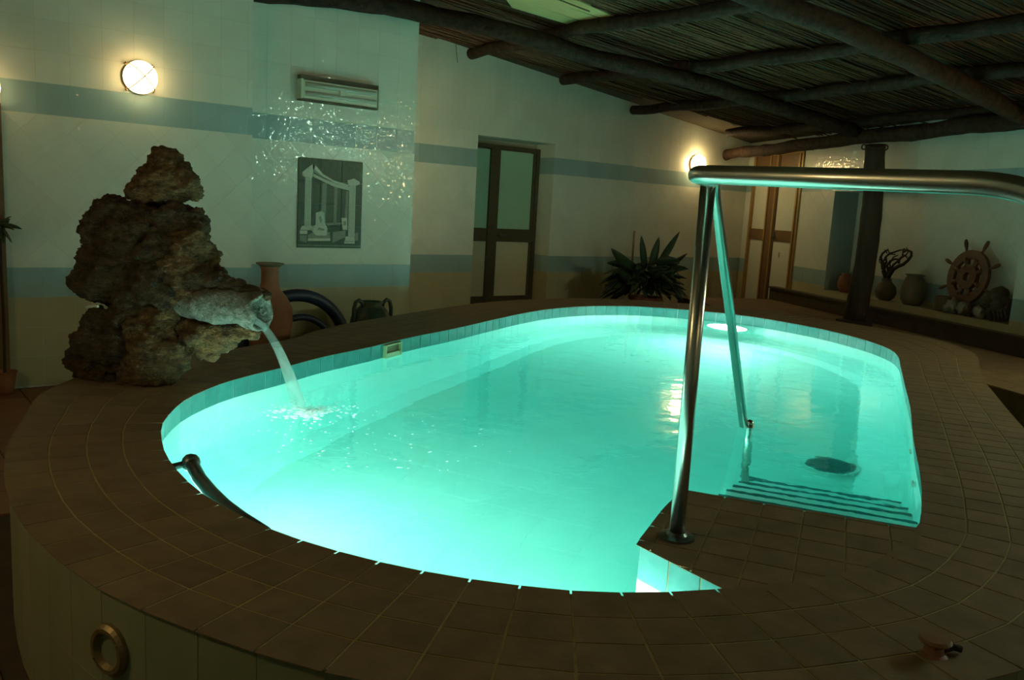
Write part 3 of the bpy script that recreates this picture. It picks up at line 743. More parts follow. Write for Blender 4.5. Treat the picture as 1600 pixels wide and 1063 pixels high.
for (a, b) in ((uL+.07, uc0), (uc1, uR-.07)):
    w6box(a, b, 2.12, ZT-.05, -.03, .008, 'top_rail', 'door_brown', d2)
    w6box(a, b, zr1, 2.12, -.03, -.004, 'upper_panel', 'door_panel', d2)
    w6box(a, b, zr0, zr1, -.03, .014, 'middle_rail', 'door_brown', d2)
    w6box(a, b, .17, zr0, -.03, -.004, 'lower_panel', 'door_panel', d2)
    w6box(a, b, .0, .17, -.03, .01, 'bottom_rail', 'door_brown', d2)
    w6box(a, b, 1.93, 1.936, -.004, -.001, 'panel_joint', 'door_brown', d2)
zh = (zr0+zr1)/2
h = w6box(uc1+.01, uc1+.06, zh-.06, zh+.05, .014, .022, 'handle_plate', 'steel_dark', d2)
MB().tube([P6(uc1+.035, zh, .02), P6(uc1+.035, zh, .06), P6(uc1+.06, zh, .065), P6(uc1+.16, zh-.015, .06)], .010, 8).build('door_handle', 'steel_dark', h)
w6box(uc1+.20, uc1+.215, zr0-.22, zr0-.15, -.004, .004, 'keyhole_plate', 'steel_dark', d2)
# frame strip at the left picture edge
d3 = empty('door_3', (.80, D1-.02, 0)); d3['kind'] = 'structure'
bx((.76, D1-.05, 0), (.855, D1, 1.84), 'door_frame', 'door_brown', d3)
bx((-.1, D1-.02, 0), (.76, D1, 1.84), 'door_panel', 'door_panel', d3)
bx((-.1, D1-.05, 1.78), (.76, D1-.02, 1.84), 'door_frame', 'door_brown', d3)

# ------------------------------------------------------------------ emergency light on the wall
fx0, fx1, fz0, fz1 = 3.0, 3.70, 2.145, 2.30
e = empty('tube_light', ((fx0+fx1)/2, D2-.008, fz0), 'unlit oblong fluorescent wall light above the picture tiles', 'light fixture')
bx((fx0, D2-.06, fz0), (fx1, D2-.008, fz1), 'housing', 'plastic', e)
bx((fx0-.006, D2-.068, fz1-.012), (fx1+.006, D2-.008, fz1+.035), 'top_shade', 'rim_dark', e)  # dark strip put in for the shadow along the housing top
bx((fx0-.008, D2-.068, fz0-.012), (fx1+.008, D2-.008, fz0+.004), 'bottom_rim', 'rim_dark', e)
for x in (fx0-.012, fx1-.006): bx((x, D2-.095, fz0), (x+.018, D2-.008, fz1), 'end_cap', 'plastic', e)
bx((fx0+.012, D2-.084, fz0+.006), (fx1-.012, D2-.06, fz1-.006), 'diffuser', 'plastic', e)
for z in (fz0+.045, fz0+.115): MB().tube([(fx0+.03, D2-.082, z), (fx1-.03, D2-.082, z)], .020, 12).build('tube', 'tube_glass', e, smooth=True)
bx(((fx0+fx1)/2-.02, D2-.106, fz0+.06), ((fx0+fx1)/2+.02, D2-.084, fz0+.10), 'clip', 'plastic', e)

# ------------------------------------------------------------------ picture tiles
mx0, mx1, mz0, mz1 = 3.012, 3.608, .94, 1.685
mu = empty('picture_tiles', (3.31, D2-.008, mz0), 'dark green tile picture of a curved white colonnade on the left wall', 'tile picture')
PM = lambda u, v, d: Vector((u, D2-.007-d, v))
tw, th_ = (mx1-mx0)/3, (mz1-mz0)/4
for i in range(3):
    for j in range(4):
        mb = MB(); tile_mb(mb, [(mx0+i*tw, mz0+j*th_), (mx0+(i+1)*tw, mz0+j*th_), (mx0+(i+1)*tw, mz0+(j+1)*th_), (mx0+i*tw, mz0+(j+1)*th_)], PM, gap=.001, th=.006, ch=.001)
        mb.build('picture_tile', 'mural_dark', mu)
# drawing: coordinates in the photo crop 850x1063 with corners (138,140) (680,180) (660,895) (128,895)
def mp(x, y):
    ty = lambda xx: 140+40*(xx-138)/542
    u = (x-133-(-5)*(1-0))/ (672-133); yt = ty(x); v = (895-y)/(895-yt)
    return (mx0+(mx1-mx0)*max(0, min(1, u)), mz0+(mz1-mz0)*max(0, min(1, v)))
def paint(polys, m, d, nm):
    mb = MB()
    for P_ in polys:
        q = [mp(*p) for p in P_]; n = len(q)
        if area(q) < 0: q = q[::-1]
        mb.add([(u, D2-.0135-d, v) for u, v in q], [tuple(range(n))])
    mb.build(nm, m, mu)
def column(xa, xb, y0, y1, fl=4):
    L = [[(xa, y1), (xb, y1), (xb, y0), (xa, y0)]]; F = [[(xa+(xb-xa)*(k+.6)/fl, y1), (xa+(xb-xa)*(k+.85)/fl, y1), (xa+(xb-xa)*(k+.85)/fl, y0), (xa+(xb-xa)*(k+.6)/fl, y0)] for k in range(fl-1)]
    return L, F
lightp = []; dark = []
for c in ((184, 236, 310, 715, 4), (552, 608, 370, 800, 5)):
    a, b = column(*c); lightp += a; dark += b
lightp += [[(160, 265), (240, 198), (262, 205), (240, 312), (180, 305), (160, 290)], [(240, 200), (262, 205), (330, 280), (420, 330), (545, 365), (545, 385), (420, 352), (325, 305), (250, 262)],
           [(246, 300), (340, 345), (430, 385), (552, 412), (552, 385), (430, 358), (335, 318), (250, 275)],
           [(533, 330), (590, 312), (640, 340), (640, 362), (600, 375), (545, 372)], [(165, 712), (250, 712), (262, 745), (150, 745)], [(148, 750), (210, 750), (210, 780), (148, 780)],
           [(530, 795), (606, 795), (612, 835), (525, 835)], [(520, 838), (612, 838), (612, 855), (520, 855)],
           [(275, 600), (320, 585), (345, 600), (350, 680), (375, 730), (370, 790), (280, 790), (235, 740), (275, 700)],
           [(215, 815), (400, 812), (402, 835), (212, 838)], [(490, 640), (540, 640), (545, 740), (505, 740)]]
mid = [[(325, 350), (362, 355), (358, 690), (345, 690), (340, 600), (322, 590)], [(425, 385), (452, 390), (448, 688), (425, 690)], [(525, 415), (546, 418), (543, 690), (520, 640)],
       [(350, 685), (500, 680), (500, 692), (380, 705)], [(255, 765), (395, 760), (400, 810), (215, 812), (212, 790)], [(250, 705), (180, 745), (260, 750), (300, 720)]]
dark += [[(300, 640), (315, 625), (330, 660), (318, 690)], [(300, 720), (350, 735), (345, 750), (290, 745)], [(505, 670), (530, 665), (532, 700), (510, 705)], [(255, 240), (330, 300), (420, 345), (420, 350), (325, 306), (250, 262)]]
paint(mid, 'mural_mid', .0004, 'painted_shading'); paint(lightp, 'mural_light', .0008, 'painted_colonnade'); paint(dark, 'mural_mid', .0012, 'painted_lines')
paint([[(130, 870), (662, 872), (662, 880), (130, 878)], [(600, 770), (640, 760), (640, 830), (615, 830)], [(420, 760), (530, 745), (530, 800), (420, 850)], [(150, 790), (205, 790), (205, 850), (150, 840)]], 'mural_mid', .0002, 'painted_bushes')

# ------------------------------------------------------------------ rock fountain
def remeshed(name, mb, voxel, m, parent, disp, seed):
    me = mb.mesh(name, merge=False); o = link(name, me, m)
    md = o.modifiers.new('r', 'REMESH'); md.mode = 'VOXEL'; md.voxel_size = voxel
    dg = bpy.context.evaluated_depsgraph_get(); me2 = bpy.data.meshes.new_from_object(o.evaluated_get(dg))
    bpy.data.objects.remove(o)
    bm = bmesh.new(); bm.from_mesh(me2); bm.normal_update()
    offs = Vector((seed*3.1, seed*1.7, seed))
    new = []
    for v in bm.verts:
        p = v.co; q = Vector((p.x, p.y, p.z*1.5))
        d = noise.noise(q*5+offs)*.55 + noise.noise(q*11+offs)*.35 + noise.noise(q*26+offs)*.34 + noise.noise(q*60+offs)*.24
        vor = noise.voronoi(q*13+offs)[0]; d += -.9*max(0, .28-vor[0])
        new.append(p + v.normal*d*disp)
    for v, p in zip(bm.verts, new): v.co = p
    bm.to_mesh(me2); bm.free()
    me2.materials.clear(); me2.materials.append(M[m]); me2.transform(world_of(parent).inverted())
    for p in me2.polygons: p.use_smooth = True
    return link(name, me2, None, parent)
ZR = 3.98
rk = empty('rock_fountain', (1.14, 4.14, DECK), 'tall brown tufa rock fountain with a spout, standing on the pool rim', 'fountain')
def lumps(L, dz=0):
    mb = MB()
    for (x, y, r, *d) in L:
        Z = ZR + (d[0] if d else 0) + dz; rw = r*Z/FPX*.97
        mb.ball(at(x, y, Z), rw, 3, sq=(1, 1, .92), jit=.35)
    return mb
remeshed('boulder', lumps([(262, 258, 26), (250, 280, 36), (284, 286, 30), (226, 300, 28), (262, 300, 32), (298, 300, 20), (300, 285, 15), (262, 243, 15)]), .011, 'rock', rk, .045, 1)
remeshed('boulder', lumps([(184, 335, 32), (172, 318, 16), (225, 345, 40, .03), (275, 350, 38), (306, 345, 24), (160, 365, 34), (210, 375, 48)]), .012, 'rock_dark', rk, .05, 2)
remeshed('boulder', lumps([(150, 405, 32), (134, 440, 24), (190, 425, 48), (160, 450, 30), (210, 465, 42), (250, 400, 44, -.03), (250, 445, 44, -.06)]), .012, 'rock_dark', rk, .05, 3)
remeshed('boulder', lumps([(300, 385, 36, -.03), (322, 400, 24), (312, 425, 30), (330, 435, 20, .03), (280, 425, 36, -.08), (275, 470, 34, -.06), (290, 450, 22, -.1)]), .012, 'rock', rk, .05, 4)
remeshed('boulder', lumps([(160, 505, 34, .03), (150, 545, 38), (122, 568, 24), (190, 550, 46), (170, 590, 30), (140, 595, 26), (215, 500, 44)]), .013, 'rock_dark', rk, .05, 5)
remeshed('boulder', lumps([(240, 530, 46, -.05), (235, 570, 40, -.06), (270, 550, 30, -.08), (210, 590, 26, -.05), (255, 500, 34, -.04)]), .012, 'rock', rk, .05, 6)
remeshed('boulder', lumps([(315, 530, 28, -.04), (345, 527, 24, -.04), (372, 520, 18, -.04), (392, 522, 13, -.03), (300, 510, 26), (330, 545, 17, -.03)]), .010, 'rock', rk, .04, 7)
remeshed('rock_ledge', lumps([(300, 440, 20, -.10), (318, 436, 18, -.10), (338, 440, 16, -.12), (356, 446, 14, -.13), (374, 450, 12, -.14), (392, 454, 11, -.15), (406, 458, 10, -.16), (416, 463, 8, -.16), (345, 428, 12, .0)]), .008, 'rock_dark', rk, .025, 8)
# spout: broken clay neck, flared and rough
axis_pts = [(290, 470, 3.93), (320, 474, 3.90), (350, 478, 3.87), (375, 482, 3.85), (395, 485, 3.84), (408, 487, 3.83)]
outer = [at(x, y, Z) for x, y, Z in axis_pts]; ro = [.088, .088, .085, .086, .092, .098]
mb = MB(); n = 40; ax_ = (outer[-1]-outer[0]).normalized(); u_ = ax_.cross(Vector((0, 0, 1))).normalized(); v_ = u_.cross(ax_)
rings_ = []
for i in range(5):
    for k in range(4): t = k/4; rings_.append((outer[i].lerp(outer[i+1], t), ro[i]*(1-t)+ro[i+1]*t))
rings_ += [(outer[5], ro[5]), (outer[5]+ax_*.006, ro[5]-.014), (outer[5]-ax_*.01, ro[5]-.026), (outer[4], .058), (outer[3], .05), (outer[2], .045)]
vs = []
for j_, (c, r_) in enumerate(rings_):
    for k in range(n):
        an = 2*PI*k/n; d_ = u_*math.cos(an) + v_*math.sin(an)*.9; q = c + d_*r_
        o_ = noise.noise(q*9)*.022 + noise.noise(q*24)*.010 + noise.noise(q*60)*.005
        lip = noise.noise(Vector((math.cos(an)*1.3, math.sin(an)*1.3, 4)))*.035 if j_ >= 18 and j_ < 24 else 0
        vs.append(q + d_*o_ + ax_*lip)
fs = [(i*n+k, i*n+(k+1) % n, (i+1)*n+(k+1) % n, (i+1)*n+k) for i in range(len(rings_)-1) for k in range(n)] + [tuple(range((len(rings_)-1)*n, len(rings_)*n))]
mb.add(vs, fs).build('spout', 'stone_pale', rk, smooth=True)
MB().tube([at(136, 480, 3.80), at(148, 478, 3.74), at(153, 479, 3.73)], .006, 8).build('pipe_end', 'plastic', rk)
# falling water, foam
la = onz(466, 632, WATER)
st0 = at(396, 500, 3.83)
pts = []; rs = []
for k in range(15):
    t = k/14; q = st0.lerp(la, t); q.z = st0.z + (WATER-st0.z)*(.25*t+.75*t*t); pts.append(q); rs.append(.030-.008*math.sin(t*PI)+.022*t)
so = link('water_stream', MB().tube(pts, rs, 14, cap=False, flat=.45).mesh(smooth=True), 'stream')
pts2 = [p + CR*-.03 + Vector((0, 0, -.01)) for p in pts]
tag(origin_fix(so), 'thin stream of water falling from the rock spout into the pool', 'water', kind='stuff')
mb = MB(); rr = random.Random(11)
for k in range(300):                                  # bubbles carried down just under the surface
    a = rr.uniform(0, 2*PI); d = abs(rr.gauss(0, .14)); x = la.x+math.cos(a)*d*1.15+.02; y = la.y+math.sin(a)*d*1.1-.09
    if not inside((x, y), [off(i, -.03) for i in range(0, NT, 2)]): continue
    r_ = rr.uniform(.005, .013)*(1.3-min(1, d*3)); mb.ball((x, y, WATER-.008-r_-rr.uniform(0, .09)), r_, 1)
for k in range(110):
    q = onz(rr.uniform(380, 800), rr.uniform(640, 735), WATER); r_ = rr.uniform(.002, .006); mb.ball((q.x, q.y, WATER-.004-r_), r_, 1, sq=(1.5, 1, .4))
fo = link('foam', mb.mesh(smooth=True), 'foam'); tag(origin_fix(fo), 'white foam and bubbles where the stream meets the pool', 'foam', kind='stuff')

# ------------------------------------------------------------------ skimmer, grab bar
i0 = nearest(2.80, 4.72); p, t, n, w_ = FR[i0]; c = Vector((p.x, p.y, .41)); n3 = Vector((n.x, n.y, 0)); t3 = Vector((t.x, t.y, 0))
sk = empty('skimmer', c, 'small cream framed skimmer opening in the left waterline tiles', 'skimmer')
def ob(c, t3, n3, a, b, nm, m, par):
    mb = MB().box(a, b); mt = Matrix((t3, n3, Vector((0, 0, 1)))).transposed().to_4x4(); mt.translation = c
    mb.v = [tuple(mt @ Vector(v)) for v in mb.v]; return mb.build(nm, m, par)
for a, b in (((-.10, -.03, .038), (.10, 0, .045)), ((-.10, -.03, -.06), (-.092, 0, .045)), ((.092, -.03, -.06), (.10, 0, .045)), ((-.10, -.03, -.06), (.10, 0, -.052))): ob(c, t3, n3, a, b, 'frame', 'beige_frame', sk)
ob(c, t3, n3, (-.092, -.010, -.052), (.092, -.004, .038), 'flap', 'skimmer_flap', sk)
ob(c, t3, n3, (-.09, -.024, -.052), (.09, -.010, -.012), 'flap_edge', 'beige_frame', sk)
gb0 = nearest(.84, 2.93)
gbp = []
for k in range(9):
    j = gb0 - k
    p, t, n, w_ = FR[j % NT]; 
gA, gB = nearest(.84, 2.90), nearest(.86, 2.22)
stp = 1 if (gB-gA) % NT < NT/2 else -1
q = []; j = gA
while True:
    p, t, n, w_ = FR[j % NT]; q.append(Vector((p.x-n.x*.085, p.y-n.y*.085, .43))); 
    if j % NT == gB % NT: break
    j += stp
gb = empty('grab_bar', q[0], 'dark steel grab bar along the left pool wall, below the rim', 'grab bar')
for k, v in enumerate(q): v.z = .452 if k == 0 else .44-.008*k
mb = MB().tube(q, .023, 12); mb.build('bar', 'steel_dark', gb, smooth=True)
MB().ball(q[0], .032, 2).build('end_knob', 'steel_dark', gb, smooth=True)
for v, j in ((q[0], gA), (q[-1], gB)):
    p, t, n, w_ = FR[j % NT]; MB().tube([v, Vector((p.x-n.x*.004, p.y-n.y*.004, v.z-.012))], .012, 10).build('bracket', 'steel_dark', gb, smooth=True)

# ------------------------------------------------------------------ stainless handrail
hr = empty('handrail', (1.848, 1.488, DECK), 'polished stainless steel handrail over the pool entry platform', 'handrail')
def bez(pts, rad=.08, n=6):
    out = [pts[0]]
    for i in range(1, len(pts)-1):
        a, b, c = pts[i-1], pts[i], pts[i+1]; r1 = min(rad, (a-b).length*.45); r2 = min(rad, (c-b).length*.45)
        s_, e_ = b+(a-b).normalized()*r1, b+(c-b).normalized()*r2
        for k in range(n+1): t = k/n; out.append(s_*(1-t)**2 + b*2*t*(1-t) + e_*t*t)
    out.append(pts[-1]); return out
top_far = at(1116, 283, 3.25); b2 = Vector((3.447, 2.423, .375)); dirv = (b2-top_far)
foot2 = Vector((b2.x+.022, b2.y-.018, -.55))
A0 = at(1083, 273, 1.98); A1 = at(1560, 286, 1.46); A2 = at(1622, 318, 1.40)
r1 = .0215
path = [at(1740, 1500, 1.55), at(1690, 420, 1.40), at(1655, 318, 1.40), at(1570, 287, 1.45), at(1300, 279, 1.68), at(1084, 272, 1.98), at(1113, 281, 2.35), top_far, b2+dirv.normalized()*.02]
full = bez(path, .07, 7)
MB().tube(full, r1, 18).build('rail', 'steel', hr, smooth=True)
pb = onz(1057, 840, DECK); pt = at(1107, 281, 2.36)
MB().tube([pb, pt], r1, 18).build('post', 'steel', hr, smooth=True)
MB().lathe([(0, .018), (.024, .018), (.030, .010), (.052, .006), (.052, 0)], 24, pb).build('flange', 'steel_dark', hr)
MB().tube([foot2, Vector((foot2.x, foot2.y, .392))], .0205, 16).build('underwater_post', 'steel', hr, smooth=True)
MB().ball(Vector((foot2.x, foot2.y, .392)), .021, 2).build('joint', 'steel', hr, smooth=True)

# ------------------------------------------------------------------ things behind the deck at the left wall
def lathe_thing(name, c, prof, m, label, cat, group=None, n=28):
    e = empty(name, c, label, cat, group)
    MB().lathe(prof, n, c).build('body', m, e, smooth=True); return e
ax = ony(422, 411, 5.85); H = ax.z
am = lathe_thing('amphora', (ax.x, 5.85, 0), [(.06, 0), (.10, .02), (.12, .15), (.145, .32), (.165, .46), (.16, .56), (.12, .64), (.075, .69), (.062, .74), (.062, H-.05), (.075, H-.02)], 'terracotta', 'tall terracotta amphora behind the rock fountain spout', 'amphora')
MB().lathe([(.070, H-.025), (.098, H-.008), (.10, H), (.085, H), (.06, H-.03), (.05, H-.2)], 28, (ax.x, 5.85, 0)).build('lip', 'terracotta_grey', am, smooth=True)
hc = ony(462, 535, 6.0)
def hoop(R_, r_, label, cx, cz, Y):
    pts = [Vector((cx+R_*math.cos(a), Y, cz+R_*math.sin(a))) for a in [PI*i/26 - .25 for i in range(0, 29)]]
    o = link('hose_loop', MB().tube(pts, r_, 12).mesh(smooth=True), 'hose'); origin_fix(o); tag(o, label, 'hose', 'dark blue hose loops')
cx = hc.x
zt1 = ony(480, 459, 6.0).z; x_r = ony(540, 510, 6.0).x
hoop(x_r-cx, .048, 'larger outer loop of thick navy hose right of the terracotta amphora', cx, zt1-(x_r-cx)-.01, 6.0)
hoop((x_r-cx)*.62, .026, 'smaller inner loop of navy hose right of the terracotta amphora', cx, zt1-(x_r-cx)*1.02-.0, 5.92)
pc = ony(580, 500, 6.2); zt2 = ony(580, 471, 6.2).z; k_ = 6.2/5.0
jx = pc.x
jar = empty('handled_jar', (jx, 6.2, 0), 'dark two-handled jar half hidden behind the deck, left of the wall corner', 'jar')
MB().lathe([(.10, 0), (.15, .06), (.19, .25), (.17, zt2-.14), (.12, zt2-.06), (.085, zt2-.03), (.095, zt2), (.075, zt2), (.07, zt2-.05)], 26, (jx, 6.2, 0)).build('body', 'green_glaze', jar, smooth=True)
for s_ in (-1, 1):
    MB().tube([(jx+s_*x, 6.2-.02, zt2+z) for x, z in ((.085, -.05), (.10, -.01), (.13, .015), (.16, -.0), (.175, -.06), (.175, -.14), (.165, -.19))], .017, 8).build('handle', 'green_glaze', jar, smooth=True)

# ------------------------------------------------------------------ plant in the far corner
pc = ony(1008, 470, 7.15); PX = pc.x
pl = empty('potted_plant', (PX, 7.15, 0), 'large broad-leaved plant in a clay pot in the far corner', 'plant')
MB().lathe([(.14, 0), (.20, .32), (.215, .33), (.215, .37), (.19, .37), (.18, .30), (0, .30)], 24, (PX, 7.15, 0)).build('pot', 'terracotta', pl)
rr = random.Random(21)
def blade(base, d, L, wd, droop, m, par, nm='leaf', face=False):
    mb = MB(); vs = []; fs = []; n_ = 8; d = Vector(d).normalized(); side = d.cross(Vector((0, 0, 1)))
    side = side.normalized() if side.length > .05 else Vector((1, 0, 0))
    tw = rr.uniform(-1.3, 1.3); up = side.cross(d); side = side*math.cos(tw)+up*math.sin(tw)
    if face: side = (CR - d*CR.dot(d)).normalized()
    for i in range(n_+1):
        t = i/n_; c = Vector(base) + d*L*t + Vector((0, 0, -droop*L*t*t)); w2 = wd*math.sin(PI*min(1, .12+t*.88))**.8*(1-t*.25)+.004
        if i == n_: w2 = .002
        vs += [c-side*w2, c+Vector((0, 0, -w2*.35)), c+side*w2]
    for i in range(n_):
        a = i*3; fs += [(a, a+1, a+4, a+3), (a+1, a+2, a+5, a+4)]
    mb.add(vs, fs); o = mb.build(nm, m, par, smooth=True)
    md = o.modifiers.new('s', 'SOLIDIFY'); md.thickness = .003
b0 = Vector((PX, 7.15, .52))
for k in range(150):
    a = rr.uniform(0, 2*PI); e_ = rr.uniform(-.25, 1.3); rad = rr.uniform(.05, .34)
    base = b0 + Vector((math.cos(a)*math.cos(e_)*rad*1.25, math.sin(a)*math.cos(e_)*rad*.7, math.sin(e_)*rad*.95+.0))
    d = Vector((math.cos(a)*1.2, math.sin(a)*.8, rr.uniform(-.5, .9)))
    blade(base, d, rr.uniform(.22, .38), rr.uniform(.04, .065), rr.uniform(.1, .6), 'leaf_dry' if rr.random() < .10 else 'leaf', pl)
for k in range(9):
    a = k*.7; MB().tube([b0+Vector((0, 0, -.12)), b0+Vector((math.cos(a)*.12, math.sin(a)*.08, .08)), b0+Vector((math.cos(a)*.26, math.sin(a)*.18, .2))], .008, 6).build('stem', 'leaf', pl)
for (x, y, L, wd) in ((1062, 362, .0, .03), (1030, 370, 0, .035), (1002, 368, 0, .028), (955, 388, 0, .05), (1075, 395, 0, .025)):
    tip = ony(x, y, 7.1); dd = tip-b0; blade(b0+dd*.35, dd, dd.length*.65, wd*1.5, 0, 'leaf', pl, face=True)
st = ony(992, 361, 7.3)
MB().tube([(st.x, 7.3, .32), (st.x-.01, 7.3, st.z)], .013, 8).build('cane_stake', 'wood_light', pl)

# hint of a plant at the left edge by the door frame
lp = empty('hanging_plant', (.82, 6.18, 1.02), 'small leafy plant against the door frame at the left picture edge', 'plant')
for k in range(26):
    a = rr.uniform(0, 2*PI); el = rr.uniform(-.9, .9)
    blade(Vector((.81, 6.22, 1.08)), (math.cos(a)*math.cos(el), math.sin(a)*math.cos(el)*.6, math.sin(el)), rr.uniform(.06, .13), .014, .3, 'leaf', lp)
MB().tube([(.81, 6.22, .02), (.815, 6.22, .5), (.81, 6.22, 1.1)], .009, 8).build('stem', 'wood_dark', lp)
MB().lathe([(.05, 0), (.07, .13), (.075, .14), (.06, .14), (.0, .12)], 18, (.81, 6.22, .0)).build('pot', 'terracotta', lp)

# ------------------------------------------------------------------ display niche objects
ZL = NZ0+.008
def nic(x, y, d): return onw6(x, y, d)                      # a point over the sill: d in front (+) or behind (-) the wall face
def nbase(x, d=-.13):                                       # sill point below picture column x
    lo, hi = 380, 620
    for _ in range(40):
        m_ = (lo+hi)/2
        if onw6(x, m_, d).z > ZL: lo = m_
        else: hi = m_
    p = onw6(x, lo, d); return Vector((p.x, p.y, ZL))
G = None
b = nbase(1319, -.14); lathe_thing('clay_jar', b, [(.05, 0), (.085, .05), (.095, .12), (.075, .19), (.05, .215), (.062, .235), (.05, .235)], 'terracotta', 'reddish clay jar on the niche sill left of the wooden post', 'jar')
b = nbase(1382, -.12); v1 = lathe_thing('vine_vase', b, [(.06, 0), (.10, .03), (.12, .09), (.105, .16), (.06, .21), (.045, .235), (.055, .25), (.04, .25)], 'terracotta_grey', 'squat dark vase holding a twisted dry vine, right of the post', 'vase')
rr = random.Random(9); base = b+Vector((0, 0, .22))
def branch(pts, r, nm='branch'):
    P_ = [at_n(*p) for p in pts]; n_ = len(P_); MB().tube(P_, [r*(1-.6*i/(n_-1)) for i in range(n_)], 7).build(nm, 'wood_dark', v1, smooth=True)
def at_n(x, y, d=-.12): return onw6(x, y, d)
branch([(1383, 445), (1381, 438), (1385, 430), (1381, 422), (1379, 412), (1376, 402), (1379, 396), (1386, 391)], .026)
branch([(1385, 440), (1390, 430), (1396, 421), (1404, 416), (1412, 413), (1419, 407), (1424, 400), (1424, 394), (1417, 391), (1411, 395)], .026)
branch([(1384, 432), (1388, 424), (1386, 415), (1391, 408), (1398, 405), (1406, 406), (1410, 400), (1411, 393), (1413, 388)], .016)
branch([(1379, 418), (1385, 410), (1384, 402), (1390, 396), (1398, 394), (1406, 391), (1414, 390), (1421, 393)], .015)
branch([(1378, 408), (1374, 405), (1374, 409), (1378, 414)], .010)
branch([(1386, 396), (1384, 392), (1381, 390)], .008); branch([(1390, 396), (1387, 390), (1388, 388)], .008)
branch([(1390, 424), (1396, 414), (1402, 409), (1409, 403), (1416, 398), (1420, 392), (1416, 387)], .014)
branch([(1382, 432), (1379, 424), (1384, 417), (1380, 409), (1384, 401), (1391, 397), (1399, 398)], .016)
branch([(1388, 437), (1387, 428), (1392, 421), (1390, 412), (1396, 402), (1403, 399)], .014)
branch([(1404, 412), (1406, 404), (1412, 399), (1416, 401), (1420, 407), (1414, 410)], .012)
branch([(1383, 425), (1378, 420), (1377, 412), (1383, 406)], .013); branch([(1386, 436), (1393, 426), (1389, 418), (1382, 416)], .013)
b = nbase(1424, -.12); jr = lathe_thing('brown_jar', b, [(.085, 0), (.125, .06), (.135, .14), (.12, .24), (.095, .30), (.08, .315), (.10, .335), (.105, .34), (.075, .33), (.07, .25)], 'terracotta_grey', 'round brown jar with flared rim between the vine vase and the wheel', 'jar')
MB().tube([b+Vector((-.06, -.09, .32)), b+Vector((-.09, -.12, .30)), b+Vector((-.09, -.12, .25))], .012, 7).build('handle_stub', 'terracotta_grey', jr, smooth=True)
b = nbase(1474, -.12); lathe_thing('low_pot', b, [(.07, 0), (.095, .03), (.10, .09), (.092, .14), (.10, .155), (.08, .155), (.075, .05), (0, .04)], 'terracotta_grey', 'low greyish pot at the lower left of the ship wheel', 'pot')
# ship wheel
wcn = onw6(1513, 433, -.16); wh = empty('ship_wheel', Vector((wcn.x, wcn.y, ZL)), 'reddish wooden ship wheel with turned handles leaning in the niche', 'ship wheel')
wn_ = (N6 + Vector((0, 0, .12))).normalized(); wu = U6.copy(); wv = wn_.cross(wu).normalized()
if wv.z < 0: wv = -wv
KS = .265
def ringmb(ri, ro_, th2, c, n=40):
    mb = MB(); vs = []
    for k in range(n):
        a = 2*PI*k/n; d = wu*math.cos(a)+wv*math.sin(a)
        vs += [c+d*ri-wn_*th2, c+d*ro_-wn_*th2, c+d*ro_+wn_*th2, c+d*ri+wn_*th2]
    fs = []
    for k in range(n):
        a = k*4; b_ = ((k+1) % n)*4
        for j in range(4): fs.append((a+j, b_+j, b_+(j+1) % 4, a+(j+1) % 4))
    return mb.add(vs, fs)
rim_ = ringmb(.185, .275, .020, wcn).build('rim', 'wheel', wh)
ringmb(.045, .128, .026, wcn).build('hub', 'wheel', wh)
for k in range(8):
    a = PI/8 + k*PI/4; d = wu*math.cos(a)+wv*math.sin(a)
    MB().tube([wcn+d*r_ for r_ in (.10, .13, .16, .20)], [.030, .025, .030, .036], 10).build('spoke', 'wheel', wh, smooth=True)
    MB().tube([wcn+d*r_ for r_ in (.268, .285, .30, .33, .36, .39, .405, .41)], [.018, .013, .012, .018, .021, .018, .012, .004], 10).build('handle', 'wheel', rim_, smooth=True)
# stones, shells and driftwood
rr = random.Random(31)
spots = [(1488, 478, 13, 'whitish stone leaning on the lower left of the ship wheel', 'stone_white', 'stone'), (1504, 470, 12, 'pale stone under the hub of the ship wheel', 'stone_white', 'stone'),
         (1497, 484, 9, 'small dark stone between two pale stones under the wheel', 'coral', 'stone'), (1512, 484, 10, 'small brown stone at the front of the sill under the wheel', 'rock', 'stone'),
         (1530, 480, 11, 'grey stone at the lower right of the ship wheel', 'stone_white', 'stone')]
for (x, y, r_, lab, m_, cat) in spots:
    b = nbase(x, -.06); R_ = r_/150*1.05
    mb = MB().ball(b+Vector((0, 0, R_*.8)), R_, 3, sq=(1, .8, .9), jit=.6); o = link('stone', mb.mesh(smooth=True), m_); origin_fix(o); tag(o, lab, cat, 'stones under the ship wheel')
b = nbase(1556, -.13); dw = empty('driftwood', b, 'large dark knotted driftwood lump in the right corner of the niche', 'driftwood')
mb = MB()
for (x, y, r_) in ((1560, 460, 13), (1548, 472, 13), (1565, 478, 14), (1538, 480, 9), (1556, 492, 13), (1570, 492, 9), (1540, 490, 8)):
    mb.ball(onw6(x, y, -.13), r_/152, 2, jit=.5)
remeshed('trunk_lump', mb, .010, 'coral', dw, .03, 12)
for k in range(5):
    x = 1546+6*k; MB().tube([onw6(x, 486, -.04), onw6(x+2, 494, -.035), onw6(x+1, 503, -.03)], [.010, .008, .005], 7).build('root', 'coral', dw, smooth=True)
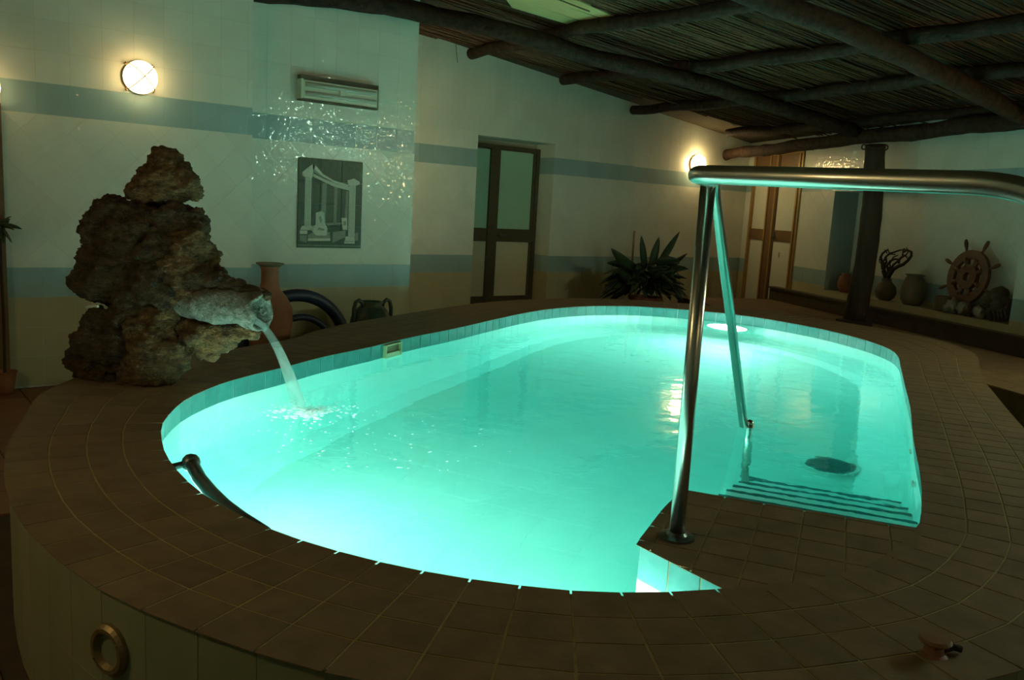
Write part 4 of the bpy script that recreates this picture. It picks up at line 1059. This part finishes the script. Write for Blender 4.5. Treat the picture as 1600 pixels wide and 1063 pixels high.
# small hook on the niche back
o = link('wall_hook', MB().tube([P6(u6px(1324, 305, -ND+.01), onw6(1324, 305, -ND+.01).z, -ND+.005), P6(u6px(1324, 305, -ND+.01), onw6(1324, 305, -ND+.01).z, -ND+.05)], .018, 8).mesh(), 'wood_dark'); origin_fix(o)
tag(o, 'small dark hook on the niche back just left of the post', 'hook')

# ------------------------------------------------------------------ porthole on the outer pool wall, little things by the camera
best = None
for i in range(NT):
    for fr_ in (0, .25, .5, .75):
        A_, B_ = Vector(off(i, FR[i][3]+.003)), Vector(off(i+1, FR[(i+1) % NT][3]+.003)); ab = A_.lerp(B_, fr_)
        for zz in [.03+.01*k for k in range(42)]:
            q = Vector((ab.x, ab.y, zz)); z = (q-CC).dot(CF)
            if z < .4 or z > 3: continue
            sx = 800+FPX*(q-CC).dot(CR)/z; sy = 531.5-FPX*(q-CC).dot(CU)/z; e_ = math.hypot(sx-176, sy-1016)
            if best is None or e_ < best[0]: best = (e_, i, q)
i = best[1]; n = FR[i][2]; n3 = Vector((n.x, n.y, 0)).normalized(); c = best[2]
ph = empty('porthole', c, 'small round metal porthole on the outer pool wall, lower left', 'porthole')
rg = MB().lathe([(.062, 0), (.062, .010), (.054, .018), (.044, .018), (.038, .006), (.038, 0)], 28, c, n3).build('ring', 'iron', ph, smooth=False)
MB().lathe([(0, .006), (.039, .005)], 28, c, n3).build('glass', 'outer_tile', ph)
for k in range(4):
    a = k*PI/2+.6; t3 = Vector((-n3.y, n3.x, 0)); MB().ball(c+(t3*math.cos(a)+Vector((0, 0, math.sin(a))))*.051+n3*.018, .004, 1).build('bolt', 'iron', rg)
cp = onz(1458, 1022, DECK)
cap = empty('valve_cap', (cp.x, cp.y, DECK), 'small brown stone valve cap on the deck, lower right', 'cap')
MB().lathe([(.030, 0), (.022, .004), (.018, .022), (.030, .026), (.035, .032), (.030, .038), (0, .039)], 20, cp).build('lid', 'floor_tile', cap, smooth=False)
MB().tube([cp+Vector((.02, -.01, .008)), cp+Vector((.045, -.02, .012)), cp+Vector((.055, -.035, .010))], .008, 8).build('lever', 'wood_dark', cap)
print('tris', sum(len(o.data.polygons) for o in bpy.data.objects if o.type == 'MESH'), 'objs', len(bpy.data.objects))
